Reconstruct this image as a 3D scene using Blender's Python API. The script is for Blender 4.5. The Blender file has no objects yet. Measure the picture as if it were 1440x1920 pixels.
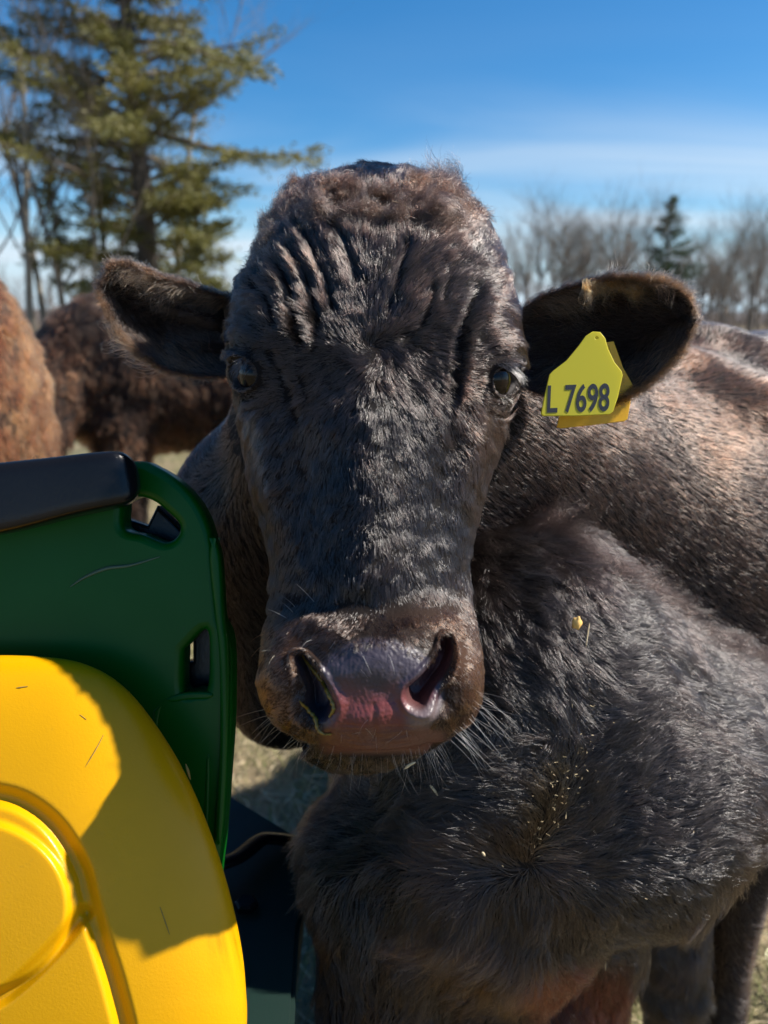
import bpy, math, random
import numpy as np
from mathutils import Vector, Matrix, kdtree

SC = bpy.context.scene
COL = SC.collection
rng = np.random.default_rng(7)
random.seed(7)
R = math.radians

# ------------------------------------------------------------------ camera
F = 1478.0                       # focal length in pixels of the 1440 x 1920 photograph
CAM = np.array([0.0, 0.0, 1.25])
PITCH = R(14.0)
RT = np.array([1.0, 0, 0])
UP = np.array([0, math.sin(PITCH), math.cos(PITCH)])
FW = np.array([0, math.cos(PITCH), -math.sin(PITCH)])
cd = bpy.data.cameras.new('camera'); cam = bpy.data.objects.new('camera', cd); COL.objects.link(cam)
cam.location = CAM; cam.rotation_euler = (R(90) - PITCH, 0, 0)
cd.sensor_fit = 'VERTICAL'; cd.sensor_height = 36; cd.lens = 36 * F / 1920
cd.clip_start = 0.02; cd.clip_end = 3000
cd.dof.use_dof = True; cd.dof.focus_distance = 0.64; cd.dof.aperture_fstop = 5.0
SC.camera = cam

# ------------------------------------------------------------------ light
SUN_AZ, SUN_EL = 0.0, 44.0      # degrees behind the picture's right-hand side, and above the horizon
sun_dir = np.array([math.cos(R(SUN_AZ)) * math.cos(R(SUN_EL)), math.sin(R(SUN_AZ)) * math.cos(R(SUN_EL)), math.sin(R(SUN_EL))])
W = bpy.data.worlds.new('World'); SC.world = W; W.use_nodes = True
nt = W.node_tree; nt.nodes.clear()
out = nt.nodes.new('ShaderNodeOutputWorld'); bg = nt.nodes.new('ShaderNodeBackground')
sky = nt.nodes.new('ShaderNodeTexSky'); sky.sky_type = 'NISHITA'; sky.sun_disc = False
sky.sun_elevation = R(SUN_EL); sky.sun_rotation = math.atan2(sun_dir[0], sun_dir[1])
sky.air_density = 1.0; sky.dust_density = 0.15; sky.ozone_density = 3.0; sky.altitude = 300
bg.inputs['Strength'].default_value = 0.065
tc = nt.nodes.new('ShaderNodeTexCoord'); sep = nt.nodes.new('ShaderNodeSeparateXYZ')
nt.links.new(tc.outputs['Generated'], sep.inputs[0])
def wmath(op, a, b=None, c=None, clamp=False):
    n = nt.nodes.new('ShaderNodeMath'); n.operation = op; n.use_clamp = clamp
    for i, v in enumerate((a, b, c)):
        if v is None: continue
        if isinstance(v, (int, float)): n.inputs[i].default_value = v
        else: nt.links.new(v, n.inputs[i])
    return n.outputs[0]
zc = wmath('MAXIMUM', sep.outputs[2], 0.0)
hsv = nt.nodes.new('ShaderNodeHueSaturation'); hsv.inputs['Saturation'].default_value = 1.40; hsv.inputs['Value'].default_value = 1.18
nt.links.new(sky.outputs[0], hsv.inputs['Color'])
# thin cirrus: noise on the plane of the cloud layer
den = wmath('ADD', zc, 0.10)
cx = wmath('DIVIDE', sep.outputs[0], den); cy = wmath('DIVIDE', sep.outputs[1], den)
cmb = nt.nodes.new('ShaderNodeCombineXYZ'); nt.links.new(cx, cmb.inputs[0]); nt.links.new(cy, cmb.inputs[1])
mp = nt.nodes.new('ShaderNodeMapping'); mp.inputs['Rotation'].default_value = (0, 0, R(-38)); mp.inputs['Scale'].default_value = (0.30, 0.95, 1)
mp.inputs['Location'].default_value = (0.55, 0.1, 0)
nt.links.new(cmb.outputs[0], mp.inputs[0])
nz = nt.nodes.new('ShaderNodeTexNoise'); nz.inputs['Scale'].default_value = 1.0; nz.inputs['Detail'].default_value = 6; nz.inputs['Roughness'].default_value = 0.5
nz.inputs['Distortion'].default_value = 0.6
nt.links.new(mp.outputs[0], nz.inputs['Vector'])
mr = nt.nodes.new('ShaderNodeMapRange'); mr.interpolation_type = 'SMOOTHSTEP'
mr.inputs['From Min'].default_value = 0.32; mr.inputs['From Max'].default_value = 0.72
nt.links.new(nz.outputs[0], mr.inputs['Value'])
low = nt.nodes.new('ShaderNodeMapRange'); low.interpolation_type = 'SMOOTHSTEP'      # more cloud low down
low.inputs['From Min'].default_value = 0.27; low.inputs['From Max'].default_value = 0.10
nt.links.new(zc, low.inputs['Value'])
cl = wmath('MULTIPLY', mr.outputs[0], wmath('MULTIPLY_ADD', low.outputs[0], 0.80, 0.04), clamp=True)
mx = nt.nodes.new('ShaderNodeMix'); mx.data_type = 'RGBA'
nt.links.new(cl, mx.inputs[0]); nt.links.new(hsv.outputs[0], mx.inputs[6]); mx.inputs[7].default_value = (6.4, 7.3, 8.2, 1)
hz = nt.nodes.new('ShaderNodeMapRange'); hz.interpolation_type = 'SMOOTHSTEP'      # pale air low over the horizon
hz.inputs['From Min'].default_value = 0.13; hz.inputs['From Max'].default_value = 0.0; hz.inputs['To Max'].default_value = 0.8; nt.links.new(zc, hz.inputs['Value'])
mh_ = nt.nodes.new('ShaderNodeMix'); mh_.data_type = 'RGBA'; nt.links.new(hz.outputs[0], mh_.inputs[0]); mh_.inputs[7].default_value = (4.3, 6.2, 8.3, 1)
nt.links.new(hsv.outputs[0], mh_.inputs[6]); nt.links.new(mh_.outputs[2], mx.inputs[6])
nt.links.new(mx.outputs[2], bg.inputs['Color']); nt.links.new(bg.outputs[0], out.inputs[0])

sl = bpy.data.lights.new('sun', 'SUN'); so = bpy.data.objects.new('sun', sl); COL.objects.link(so)
sl.energy = 5.0; sl.angle = R(0.9); sl.color = (1.0, 0.94, 0.85)
so.rotation_euler = Vector(sun_dir).to_track_quat('Z', 'Y').to_euler()

SC.view_settings.view_transform = 'Standard'; SC.view_settings.look = 'None'
SC.view_settings.exposure = 0.90; SC.view_settings.gamma = 1.0; SC.view_settings.use_curve_mapping = False
SC.render.engine = 'CYCLES'
SC.cycles.max_bounces = 6; SC.cycles.transparent_max_bounces = 8
SC.cycles.diffuse_bounces = 3; SC.cycles.glossy_bounces = 3; SC.cycles.transmission_bounces = 6
SC.cycles.use_denoising = True; SC.cycles.denoiser = 'OPENIMAGEDENOISE'; SC.cycles.denoising_input_passes = 'RGB_ALBEDO_NORMAL'; SC.cycles.denoising_prefilter = 'ACCURATE'
SC.cycles_curves.shape = 'RIBBONS'; SC.cycles_curves.subdivisions = 2

# ------------------------------------------------------------------ helpers
def P(px, py, d):
    """point of the place seen at a pixel of the photograph at depth d (m)"""
    px, py, d = np.broadcast_arrays(np.asarray(px, float), np.asarray(py, float), np.asarray(d, float))
    return CAM + ((px - 720) * d / F)[..., None] * RT - ((py - 960) * d / F)[..., None] * UP + d[..., None] * FW
def proj(p):
    q = p - CAM; d = q @ FW
    return 720 + F * (q @ RT) / d, 960 - F * (q @ UP) / d, d
def V3(a): return Vector([float(x) for x in a])
def sstep(a, b, x):
    t = np.clip((x - a) / (b - a), 0, 1); return t * t * (3 - 2 * t)
class Waves:
    """smooth cheap noise: a sum of sine waves"""
    def __init__(s, freq, n=10, seed=0, dim=3):
        g = np.random.default_rng(seed); v = g.normal(size=(n, dim)); v /= np.linalg.norm(v, axis=1)[:, None]
        s.k = v * freq * g.uniform(0.6, 1.5, (n, 1)) * 6.283; s.ph = g.uniform(0, 6.283, n); s.n = n
    def __call__(s, p):
        return np.sin(p @ s.k.T + s.ph).sum(-1) / math.sqrt(s.n / 2) * 0.6

def tag(o, label=None, cat=None, group=None, kind=None):
    if label: o['label'] = label
    if cat: o['category'] = cat
    if group: o['group'] = group
    if kind: o['kind'] = kind
    return o
def link(name, data, parent=None):
    o = bpy.data.objects.new(name, data); COL.objects.link(o)
    if parent is not None:
        o.parent = parent; o.matrix_parent_inverse = Matrix.Translation(parent.location).inverted()
    return o
def empty(name, loc, label, cat, group=None):
    o = bpy.data.objects.new(name, None); COL.objects.link(o); o.location = V3(loc); o.empty_display_size = 0.1
    return tag(o, label, cat, group)
def mesh_np(name, verts, faces, smooth=True):
    me = bpy.data.meshes.new(name)
    verts = np.asarray(verts, np.float32); faces = np.asarray(faces, np.int32); k = faces.shape[1]
    me.vertices.add(len(verts)); me.vertices.foreach_set('co', verts.ravel())
    me.loops.add(faces.size); me.loops.foreach_set('vertex_index', faces.ravel())
    me.polygons.add(len(faces)); me.polygons.foreach_set('loop_start', np.arange(0, faces.size, k, dtype=np.int32))
    me.polygons.foreach_set('loop_total', np.full(len(faces), k, np.int32))
    me.update(calc_edges=True); me.validate()
    me.polygons.foreach_set('use_smooth', np.full(len(me.polygons), smooth)); return me
def grid_faces(nu, nv, wrap=False, off=0, flip=False):
    i = np.arange(nu - 1)[:, None]; j = np.arange(nv if wrap else nv - 1)[None, :]
    a = i * nv + j; b = i * nv + (j + 1) % nv; c = (i + 1) * nv + (j + 1) % nv; d = (i + 1) * nv + j
    f = np.stack([a, b, c, d], -1).reshape(-1, 4) + off
    return f[:, ::-1] if flip else f
def grid_normals(G, wrap=False):
    du = np.gradient(G, axis=0)
    if wrap:
        dv = (np.roll(G, -1, 1) - np.roll(G, 1, 1)) * .5
    else: dv = np.gradient(G, axis=1)
    n = np.cross(du, dv); n /= np.linalg.norm(n, axis=-1, keepdims=True) + 1e-12; return n
def vcol(me, cols, name='col'):
    a = me.color_attributes.new(name, 'FLOAT_COLOR', 'POINT')
    c = np.ones((len(me.vertices), 4), np.float32); c[:, :3] = cols; a.data.foreach_set('color', c.ravel())
def vfloat(me, vals, name):
    a = me.attributes.new(name, 'FLOAT', 'POINT'); a.data.foreach_set('value', np.asarray(vals, np.float32).ravel())

class NM:
    """short way of writing node materials"""
    def __init__(s, name):
        s.m = bpy.data.materials.new(name); s.m.use_nodes = True; s.t = s.m.node_tree; s.b = s.t.nodes['Principled BSDF']
        s.out = s.t.nodes['Material Output']
    def n(s, typ, **kw):
        x = s.t.nodes.new(typ)
        for k, v in kw.items(): setattr(x, k, v)
        return x
    def l(s, a, b): s.t.links.new(a, b)
    def attr(s, name): x = s.n('ShaderNodeAttribute', attribute_name=name); return x
    def noise(s, scale, detail=4, rough=0.5, vec=None, stretch=None, dist=0):
        if vec is None: vec = s.n('ShaderNodeTexCoord').outputs['Object']
        if stretch: m = s.n('ShaderNodeMapping'); m.inputs['Scale'].default_value = stretch; s.l(vec, m.inputs[0]); vec = m.outputs[0]
        x = s.n('ShaderNodeTexNoise'); x.inputs['Scale'].default_value = scale; x.inputs['Detail'].default_value = detail
        x.inputs['Roughness'].default_value = rough; x.inputs['Distortion'].default_value = dist; s.l(vec, x.inputs['Vector']); return x
    def ramp(s, fac, stops, interp='LINEAR'):
        r = s.n('ShaderNodeValToRGB'); r.color_ramp.interpolation = interp; e = r.color_ramp.elements
        e[0].position, e[0].color = stops[0][0], (*stops[0][1], 1); e[1].position, e[1].color = stops[-1][0], (*stops[-1][1], 1)
        for p, c in stops[1:-1]: q = e.new(p); q.color = (*c, 1)
        s.l(fac, r.inputs[0]); return r
    def mix(s, fac, a, b, mode='MIX'):
        x = s.n('ShaderNodeMix', data_type='RGBA', blend_type=mode)
        for sock, v in ((x.inputs[0], fac), (x.inputs[6], a), (x.inputs[7], b)):
            if isinstance(v, (int, float)): sock.default_value = v
            elif isinstance(v, tuple): sock.default_value = (*v, 1)
            else: s.l(v, sock)
        return x.outputs[2]
    def bump(s, h, strength, dist, prev=None):
        x = s.n('ShaderNodeBump'); x.inputs['Strength'].default_value = strength; x.inputs['Distance'].default_value = dist
        s.l(h, x.inputs['Height'])
        if prev is not None: s.l(prev, x.inputs['Normal'])
        return x.outputs[0]
    def set(s, **kw):
        for k, v in kw.items():
            sock = s.b.inputs[k.replace('_', ' ')]
            if isinstance(v, (int, float)): sock.default_value = v
            elif isinstance(v, tuple): sock.default_value = (*v, 1) if len(v) == 3 else v
            else: s.l(v, sock)
        return s.m
    def range(s, v, a, b, c=0.0, d=1.0):
        x = s.n('ShaderNodeMapRange'); x.inputs[1].default_value = a; x.inputs[2].default_value = b; x.inputs[3].default_value = c; x.inputs[4].default_value = d
        s.l(v, x.inputs[0]); return x.outputs[0]

def mat_hair(name, rough=0.21, radial=0.35, ior=1.52, coat=.4):
    k = NM(name); k.t.nodes.remove(k.b)
    h = k.n('ShaderNodeBsdfHairPrincipled'); h.model = 'CHIANG'; h.parametrization = 'COLOR'
    k.l(k.attr('hcol').outputs['Color'], h.inputs['Color'])
    h.inputs['Roughness'].default_value = rough; h.inputs['Radial Roughness'].default_value = radial
    h.inputs['IOR'].default_value = ior; h.inputs['Random Roughness'].default_value = 0.3; h.inputs['Coat'].default_value = coat
    k.l(h.outputs[0], k.out.inputs[0]); return k.m
M_HAIR = mat_hair('cow_hair')
M_HAIR_DULL = mat_hair('dull_hair', 0.45, 0.6, 1.3, 0.0)

def make_curves(name, pts, rad, cols, mat, parent, tip=0.15):
    """pts (N,K,3), rad (N,), cols (N,3)"""
    N, K, _ = pts.shape
    hc = bpy.data.hair_curves.new(name); hc.add_curves([K] * N)
    hc.attributes['position'].data.foreach_set('vector', np.ascontiguousarray(pts, np.float32).ravel())
    prof = np.linspace(1, 0, K) ** 0.7 * (1 - tip) + tip
    r = (rad[:, None] * prof[None]).astype(np.float32)
    a = hc.attributes.get('radius') or hc.attributes.new('radius', 'FLOAT', 'POINT')
    a.data.foreach_set('value', r.ravel())
    c = np.ones((N, 4), np.float32); c[:, :3] = cols
    a = hc.attributes.new('hcol', 'FLOAT_COLOR', 'CURVE'); a.data.foreach_set('color', c.ravel())
    hc.materials.append(mat)
    o = link(name, hc, parent); o['kind'] = 'stuff' if parent is None else 'thing'
    if parent is not None: del o['kind']
    return o

def grow(root, nrm, tan, length, lift=0.35, K=5, clump=0.5, clump_n=25, curl=0.0, curl_f=60, jitter=0.18, bend=0.6, seed=0, droop=0.0):
    """strand points from roots; strands leave the skin and lie down along the flow, gathered into locks"""
    g = np.random.default_rng(seed); N = len(root)
    t = np.linspace(0, 1, K)[None, :, None]
    tan = tan + g.normal(size=(N, 3)) * jitter
    tan -= (tan * nrm).sum(1)[:, None] * nrm; tan /= np.linalg.norm(tan, axis=1)[:, None] + 1e-9
    L = length[:, None, None]
    lf = (lift * g.uniform(0.5, 1.5, N))[:, None, None]
    pts = root[:, None] + L * (tan[:, None] * t + nrm[:, None] * lf * (t * (1 + bend) - bend * t * t))
    if droop: pts[..., 2] -= (droop * L[..., 0] * t[..., 0] ** 2)
    if curl:
        for ax, s in ((0, 1), (1, 2), (2, 3)):
            wv = Waves(curl_f, 6, seed * 7 + s)
            pts[..., ax] += (curl * L[..., 0] * t[..., 0] * wv(root)[:, None])
            pts[..., ax] += curl * 0.5 * L[..., 0] * t[..., 0] * np.sin(t[..., 0] * 7 + wv(root)[:, None] * 6)
    if clump and N > clump_n * 4:
        nc = N // clump_n; ci = g.choice(N, nc, replace=False)
        kd = kdtree.KDTree(nc)
        for i, j in enumerate(ci): kd.insert(root[j], i)
        kd.balance()
        idx = np.fromiter((kd.find(r)[1] for r in root), int, N); own = ci[idx]
        off = (root[own] - root)[:, None] * 0.95
        cp = pts[own]; cshape = (cp - root[own][:, None]) / L[own]
        w = (clump * g.uniform(0.4, 1.15, N))[:, None, None].clip(0, 1) * t ** 1.3
        target = root[:, None] + off * t ** 0.8 + cshape * L
        pts = pts * (1 - w) + target * w
    return pts

def sample_mesh(verts, faces, n, dens=None, seed=0):
    """random points on quads; returns points, normals, index of quad, weights"""
    g = np.random.default_rng(seed)
    a, b, c, d = (verts[faces[:, i]] for i in range(4))
    ar = np.linalg.norm(np.cross(c - a, d - b), axis=1) * .5
    if dens is not None: ar = ar * dens
    p = ar / ar.sum(); fi = g.choice(len(faces), n, p=p)
    u, v = g.random(n)[:, None], g.random(n)[:, None]
    w = np.concatenate([(1 - u) * (1 - v), u * (1 - v), u * v, (1 - u) * v], 1)
    pt = sum(verts[faces[fi, i]] * w[:, i:i + 1] for i in range(4))
    return pt, fi, w
def interp_attr(arr, faces, fi, w): 
    if arr.ndim == 1: return sum(arr[faces[fi, i]] * w[:, i] for i in range(4))
    return sum(arr[faces[fi, i]] * w[:, i:i + 1] for i in range(4))

# ---- implicit bodies: smooth union of round cones / ellipsoids, meshed with surface nets
def sdf_cone(p, a, b, ra, rb):
    a, b = np.asarray(a, np.float32), np.asarray(b, np.float32); ab = b - a
    t = np.clip(((p - a) @ ab) / (ab @ ab), 0, 1); q = p - a - t[..., None] * ab
    return np.sqrt((q * q).sum(-1)) - (ra + (rb - ra) * t)
def sdf_ell(p, c, r, rot=None):
    q = p - np.asarray(c, np.float32)
    if rot is not None: q = q @ rot.astype(np.float32)
    r = np.asarray(r, np.float32); k0 = np.sqrt(((q / r) ** 2).sum(-1)); k1 = np.sqrt(((q / (r * r)) ** 2).sum(-1))
    return k0 * (k0 - 1) / (k1 + 1e-6)
def smin(a, b, k):
    h = np.clip(0.5 + 0.5 * (b - a) / k, 0, 1); return b + (a - b) * h - k * h * (1 - h)
def field(p, prims):
    d = None
    for pr in prims:
        if pr[0] == 'c': v = sdf_cone(p, *pr[1:5]); k = pr[5] if len(pr) > 5 else 0.05
        else: v = sdf_ell(p, pr[1], pr[2], pr[3] if len(pr) > 3 else None); k = pr[4] if len(pr) > 4 else 0.05
        d = v if d is None else smin(d, v, k)
    return d
def surface_nets(prims, lo, hi, h, extra=None):
    lo = np.asarray(lo, np.float32); n = np.ceil((np.asarray(hi) - lo) / h).astype(int) + 1
    ax = [lo[i] + h * np.arange(n[i], dtype=np.float32) for i in range(3)]
    S = np.empty(n, np.float32)
    for i0 in range(0, n[0], 16):
        g = np.stack(np.meshgrid(ax[0][i0:i0 + 16], ax[1], ax[2], indexing='ij'), -1)
        v = field(g, prims)
        if extra is not None: v = v + extra(g)
        S[i0:i0 + 16] = v
    ins = S < 0
    m = n - 1
    cnt = np.zeros(m, np.float32); acc = np.zeros((*m, 3), np.float32)
    corners = [(i, j, k) for i in (0, 1) for j in (0, 1) for k in (0, 1)]
    sl_ = lambda c: tuple(slice(c[q], c[q] + m[q]) for q in range(3))
    for c in corners:
        for q in range(3):
            if c[q] == 0:
                c2 = list(c); c2[q] = 1
                A, B = S[sl_(c)], S[sl_(c2)]; cr = (A < 0) != (B < 0)
                t = np.where(cr, A / np.where(cr, A - B, 1), 0)
                cnt += cr
                for r_ in range(3):
                    acc[..., r_] += cr * ((t if r_ == q else c[r_]))
    act = cnt > 0; idx = -np.ones(m, np.int64); idx[act] = np.arange(act.sum())
    cell = np.argwhere(act); verts = lo + h * (cell + acc[act] / cnt[act][:, None])
    F_ = []
    for q in range(3):
        a_, b_ = (q + 1) % 3, (q + 2) % 3
        s0 = [slice(None)] * 3; s1 = [slice(None)] * 3; s0[q] = slice(0, n[q] - 1); s1[q] = slice(1, n[q])
        e = ins[tuple(s0)] != ins[tuple(s1)]; E = np.argwhere(e)
        ok = (E[:, a_] > 0) & (E[:, b_] > 0) & (E[:, a_] < m[a_]) & (E[:, b_] < m[b_]); E = E[ok]
        first = ins[tuple(s0)][tuple(E.T)]
        def cid(da, db):
            T = E.copy(); T[:, a_] -= da; T[:, b_] -= db; return idx[tuple(T.T)]
        f = np.stack([cid(1, 1), cid(0, 1), cid(0, 0), cid(1, 0)], -1)
        f[~first] = f[~first][:, ::-1]; F_.append(f)
    faces = np.concatenate(F_); faces = faces[(faces >= 0).all(1)]
    # smooth once
    for _ in range(2):
        sm = np.zeros_like(verts); c_ = np.zeros(len(verts), np.float32)
        for i in range(4):
            for j in (1, 3):
                np.add.at(sm, faces[:, i], verts[faces[:, (i + j) % 4]]); np.add.at(c_, faces[:, i], 1)
        verts = verts * 0.5 + 0.5 * sm / c_[:, None]
    nr = np.cross(verts[faces[:, 2]] - verts[faces[:, 0]], verts[faces[:, 3]] - verts[faces[:, 1]])
    vn = np.zeros_like(verts)
    for i in range(4): np.add.at(vn, faces[:, i], nr)
    vn /= np.linalg.norm(vn, axis=1)[:, None] + 1e-12
    if ((verts - verts.mean(0)) * vn).sum() < 0: faces = faces[:, ::-1]; vn = -vn
    return verts.astype(np.float64), faces, vn.astype(np.float64)
# ================================================================== shape helpers
def tab(y, ys, vs): return np.interp(y, ys, vs)
def stab(y, ys, vs):
    """smooth interpolation through a table (monotone cubic)"""
    ys = np.asarray(ys, float); vs = np.asarray(vs, float); h = np.diff(ys); dlt = np.diff(vs) / h
    m = np.zeros_like(vs); m[0], m[-1] = dlt[0], dlt[-1]
    for i in range(1, len(vs) - 1):
        m[i] = 0 if dlt[i - 1] * dlt[i] <= 0 else 2 / (1 / dlt[i - 1] + 1 / dlt[i])
    i = np.clip(np.searchsorted(ys, y) - 1, 0, len(h) - 1); t = (y - ys[i]) / h[i]
    return ((2 * t ** 3 - 3 * t ** 2 + 1) * vs[i] + (t ** 3 - 2 * t ** 2 + t) * h[i] * m[i]
            + (-2 * t ** 3 + 3 * t ** 2) * vs[i + 1] + (t ** 3 - t ** 2) * h[i] * m[i + 1])
def seg_dist(x, y, path):
    """distance (px) to a polyline and the running parameter 0..1 along it"""
    best = np.full(x.shape, 1e9); par = np.zeros(x.shape); n = len(path) - 1
    for i in range(n):
        (x0, y0), (x1, y1) = path[i][:2], path[i + 1][:2]; dx, dy = x1 - x0, y1 - y0
        t = np.clip(((x - x0) * dx + (y - y0) * dy) / (dx * dx + dy * dy), 0, 1)
        dd = np.hypot(x - x0 - t * dx, y - y0 - t * dy); m = dd < best
        best = np.where(m, dd, best); par = np.where(m, (i + t) / n, par)
    return best, par
def dense(path, k=8):
    """Catmull-Rom through pixel points"""
    p = np.array(path, float); p = np.vstack([2 * p[0] - p[1], p, 2 * p[-1] - p[-2]]); o = []
    for i in range(1, len(p) - 2):
        for t in np.arange(k) / k:
            a, b, c, d = p[i - 1], p[i], p[i + 1], p[i + 2]
            o.append(.5 * (2 * b + (c - a) * t + (2 * a - 5 * b + 4 * c - d) * t * t + (3 * b - a - 3 * c + d) * t ** 3))
    o.append(p[-2]); return [tuple(q) for q in o]
def gau(x, y, cx, cy, rx, ry, rot=0):
    c, s = math.cos(R(rot)), math.sin(R(rot)); u = (x - cx) * c + (y - cy) * s; v = -(x - cx) * s + (y - cy) * c
    return np.exp(-((u / rx) ** 2 + (v / ry) ** 2))
def ell(x, y, cx, cy, rx, ry, rot=0):
    c, s = math.cos(R(rot)), math.sin(R(rot)); u = (x - cx) * c + (y - cy) * s; v = -(x - cx) * s + (y - cy) * c
    return np.sqrt((u / rx) ** 2 + (v / ry) ** 2)

def orient_(verts, faces, nrm):
    n = np.cross(verts[faces[:, 2]] - verts[faces[:, 0]], verts[faces[:, 3]] - verts[faces[:, 1]])
    return faces if (n * nrm[faces[:, 0]]).sum() > 0 else faces[:, ::-1]
# ================================================================== ground
def mat_ground():
    k = NM('pasture'); n1 = k.noise(.9, 6, .6); n2 = k.noise(9, 6, .7); n3 = k.noise(70, 4, .7)
    c1 = k.ramp(n2.outputs[0], [(.3, (.16, .12, .065)), (.5, (.30, .23, .13)), (.7, (.41, .33, .21))])
    c2 = k.ramp(n2.outputs[0], [(.3, (.055, .06, .02)), (.7, (.16, .16, .06))])
    c = k.mix(k.range(n1.outputs[0], .45, .62), c1.outputs[0], c2.outputs[0])
    c = k.mix(k.range(n3.outputs[0], .35, .6, .5, 0), c, (.05, .038, .025))
    k.set(Base_Color=c, Roughness=.95); k.l(k.bump(n3.outputs[0], .6, .02, k.bump(n2.outputs[0], .6, .06)), k.b.inputs['Normal'])
    return k.m
gx = np.concatenate([-np.geomspace(900, 8, 26), np.linspace(-7.5, 7.5, 90), np.geomspace(8, 900, 26)])
gy = np.concatenate([-np.geomspace(400, 3, 14), np.linspace(-2.5, 12, 100), np.geomspace(12.5, 1500, 34)])
GXm, GYm = np.meshgrid(gx, gy, indexing='ij'); wg = Waves(.12, 8, 201, 2); wg2 = Waves(1.3, 12, 202, 2)
q = np.stack([GXm, GYm], -1); near = np.exp(-(np.hypot(GXm, GYm) / 30) ** 2)
Zg = (.015 * wg2(q) - .01) * near + .08 * wg(q) * (1 - near)
me = mesh_np("ground", np.stack([GXm, GYm, Zg], -1).reshape(-1, 3), grid_faces(len(gx), len(gy)))
me.materials.append(mat_ground()); gr = link('ground', me); gr['kind'] = 'structure'
if me.polygons[0].normal.z < 0: me.flip_normals()

# grass and straw on the ground near by
def blades(name, n, x0, x1, y0, y1, length, rad, cols, seed, lift=1.2):
    g = np.random.default_rng(seed); r0 = np.stack([g.uniform(x0, x1, n), y0 + (y1 - y0) * g.random(n) ** 1.3, np.zeros(n)], 1)
    r0[:, 2] = .015 * wg2(r0[:, :2]) - .012
    a = g.uniform(0, 6.283, n) + Waves(1.5, 6, seed, 2)(r0[:, :2]) * 1.5; T = np.stack([np.cos(a), np.sin(a), np.zeros(n)], 1)
    pts = grow(r0, np.tile([0, 0, 1.0], (n, 1)), T, length * g.uniform(.4, 1.4, n), lift=lift, clump=.3, clump_n=14, jitter=.3, curl=.25, curl_f=4, seed=seed)
    pts[..., 2] = np.maximum(pts[..., 2], .002)
    c = np.array(cols)[g.integers(0, len(cols), n)] * g.lognormal(0, .25, n)[:, None]
    k = NM(name); k.set(Base_Color=k.attr('hcol').outputs['Color'], Roughness=.7)
    return make_curves(name, pts, rad * g.uniform(.6, 1.4, n), np.clip(c, 0, 1), k.m, None)
tag(blades('grass', 70000, -2.5, 3.0, .6, 9, .07, .0011, [(.34, .27, .15), (.44, .35, .21), (.16, .19, .06), (.36, .29, .17), (.24, .24, .09)], 5),
    'dry winter grass with green shoots covering the pasture', 'grass', kind='stuff')
tag(blades('straw_litter', 12000, -1.6, 2.4, .7, 6, .11, .0014, [(.70, .58, .38), (.58, .47, .30), (.42, .35, .23)], 6, lift=.12),
    'loose straw stems strewn over the grass', 'straw', kind='stuff')

# ================================================================== trees
def mat_bark(name, a, b):
    k = NM(name); n = k.noise(9, 6, .65, stretch=(1, 1, .25))
    k.set(Base_Color=k.ramp(n.outputs[0], [(.3, a), (.7, b)]).outputs[0], Roughness=.9); k.l(k.bump(n.outputs[0], .7, .03), k.b.inputs['Normal']); return k.m
M_BARK = mat_bark('bark', (.045, .035, .028), (.16, .125, .095)); M_TWIG = mat_bark('twig_bark', (.09, .075, .062), (.20, .165, .135))
M_PALEBARK = mat_bark('pale_bark', (.12, .10, .075), (.30, .26, .20))
def mat_needles(name, cols):
    k = NM(name); n = k.noise(1.3, 3); n2 = k.noise(14, 2)
    c = k.mix(k.range(n.outputs[0], .35, .65), cols[0], cols[1]); c = k.mix(k.range(n2.outputs[0], .5, .7, 0, .6), c, cols[2])
    k.set(Base_Color=c, Roughness=.6)
    tr = k.n('ShaderNodeBsdfTranslucent'); k.l(c, tr.inputs[0]); ms = k.n('ShaderNodeMixShader'); ms.inputs[0].default_value = .3
    k.l(k.b.outputs[0], ms.inputs[1]); k.l(tr.outputs[0], ms.inputs[2]); k.l(ms.outputs[0], k.out.inputs[0]); return k.m
M_NEEDLE = mat_needles('cedar_needles', ((.12, .125, .027), (.19, .175, .042), (.27, .215, .08)))
M_NEEDLE2 = mat_needles('pine_needles', ((.035, .06, .03), (.05, .08, .035), (.08, .10, .05)))

def tubes_mesh(name, segs, sides=5):
    """segs: list of (points (k,3), radii (k,)) -> one mesh"""
    V, Fq, off = [], [], 0; a = np.linspace(0, 2 * np.pi, sides, endpoint=False)
    for p, r in segs:
        p = np.asarray(p, float); t = np.gradient(p, axis=0); t /= np.linalg.norm(t, axis=1)[:, None] + 1e-9
        ref = np.array([0, 0, 1.0]) if abs(t[0, 2]) < .8 else np.array([1.0, 0, 0])
        u = np.cross(t, ref); u /= np.linalg.norm(u, axis=1)[:, None] + 1e-9; w = np.cross(t, u)
        ring = p[:, None] + np.asarray(r)[:, None, None] * (u[:, None] * np.cos(a)[None, :, None] + w[:, None] * np.sin(a)[None, :, None])
        V.append(ring.reshape(-1, 3)); Fq.append(grid_faces(len(p), sides, True, off)); off += len(p) * sides
    return mesh_np(name, np.concatenate(V), np.concatenate(Fq))
def quads_mesh(name, C, A, Bv):
    """leaf quads: centres, half axes"""
    V = np.stack([C - A, C + Bv, C + A, C - Bv], 1).reshape(-1, 3); return mesh_np(name, V, np.arange(len(V)).reshape(-1, 4), smooth=False)

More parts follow.
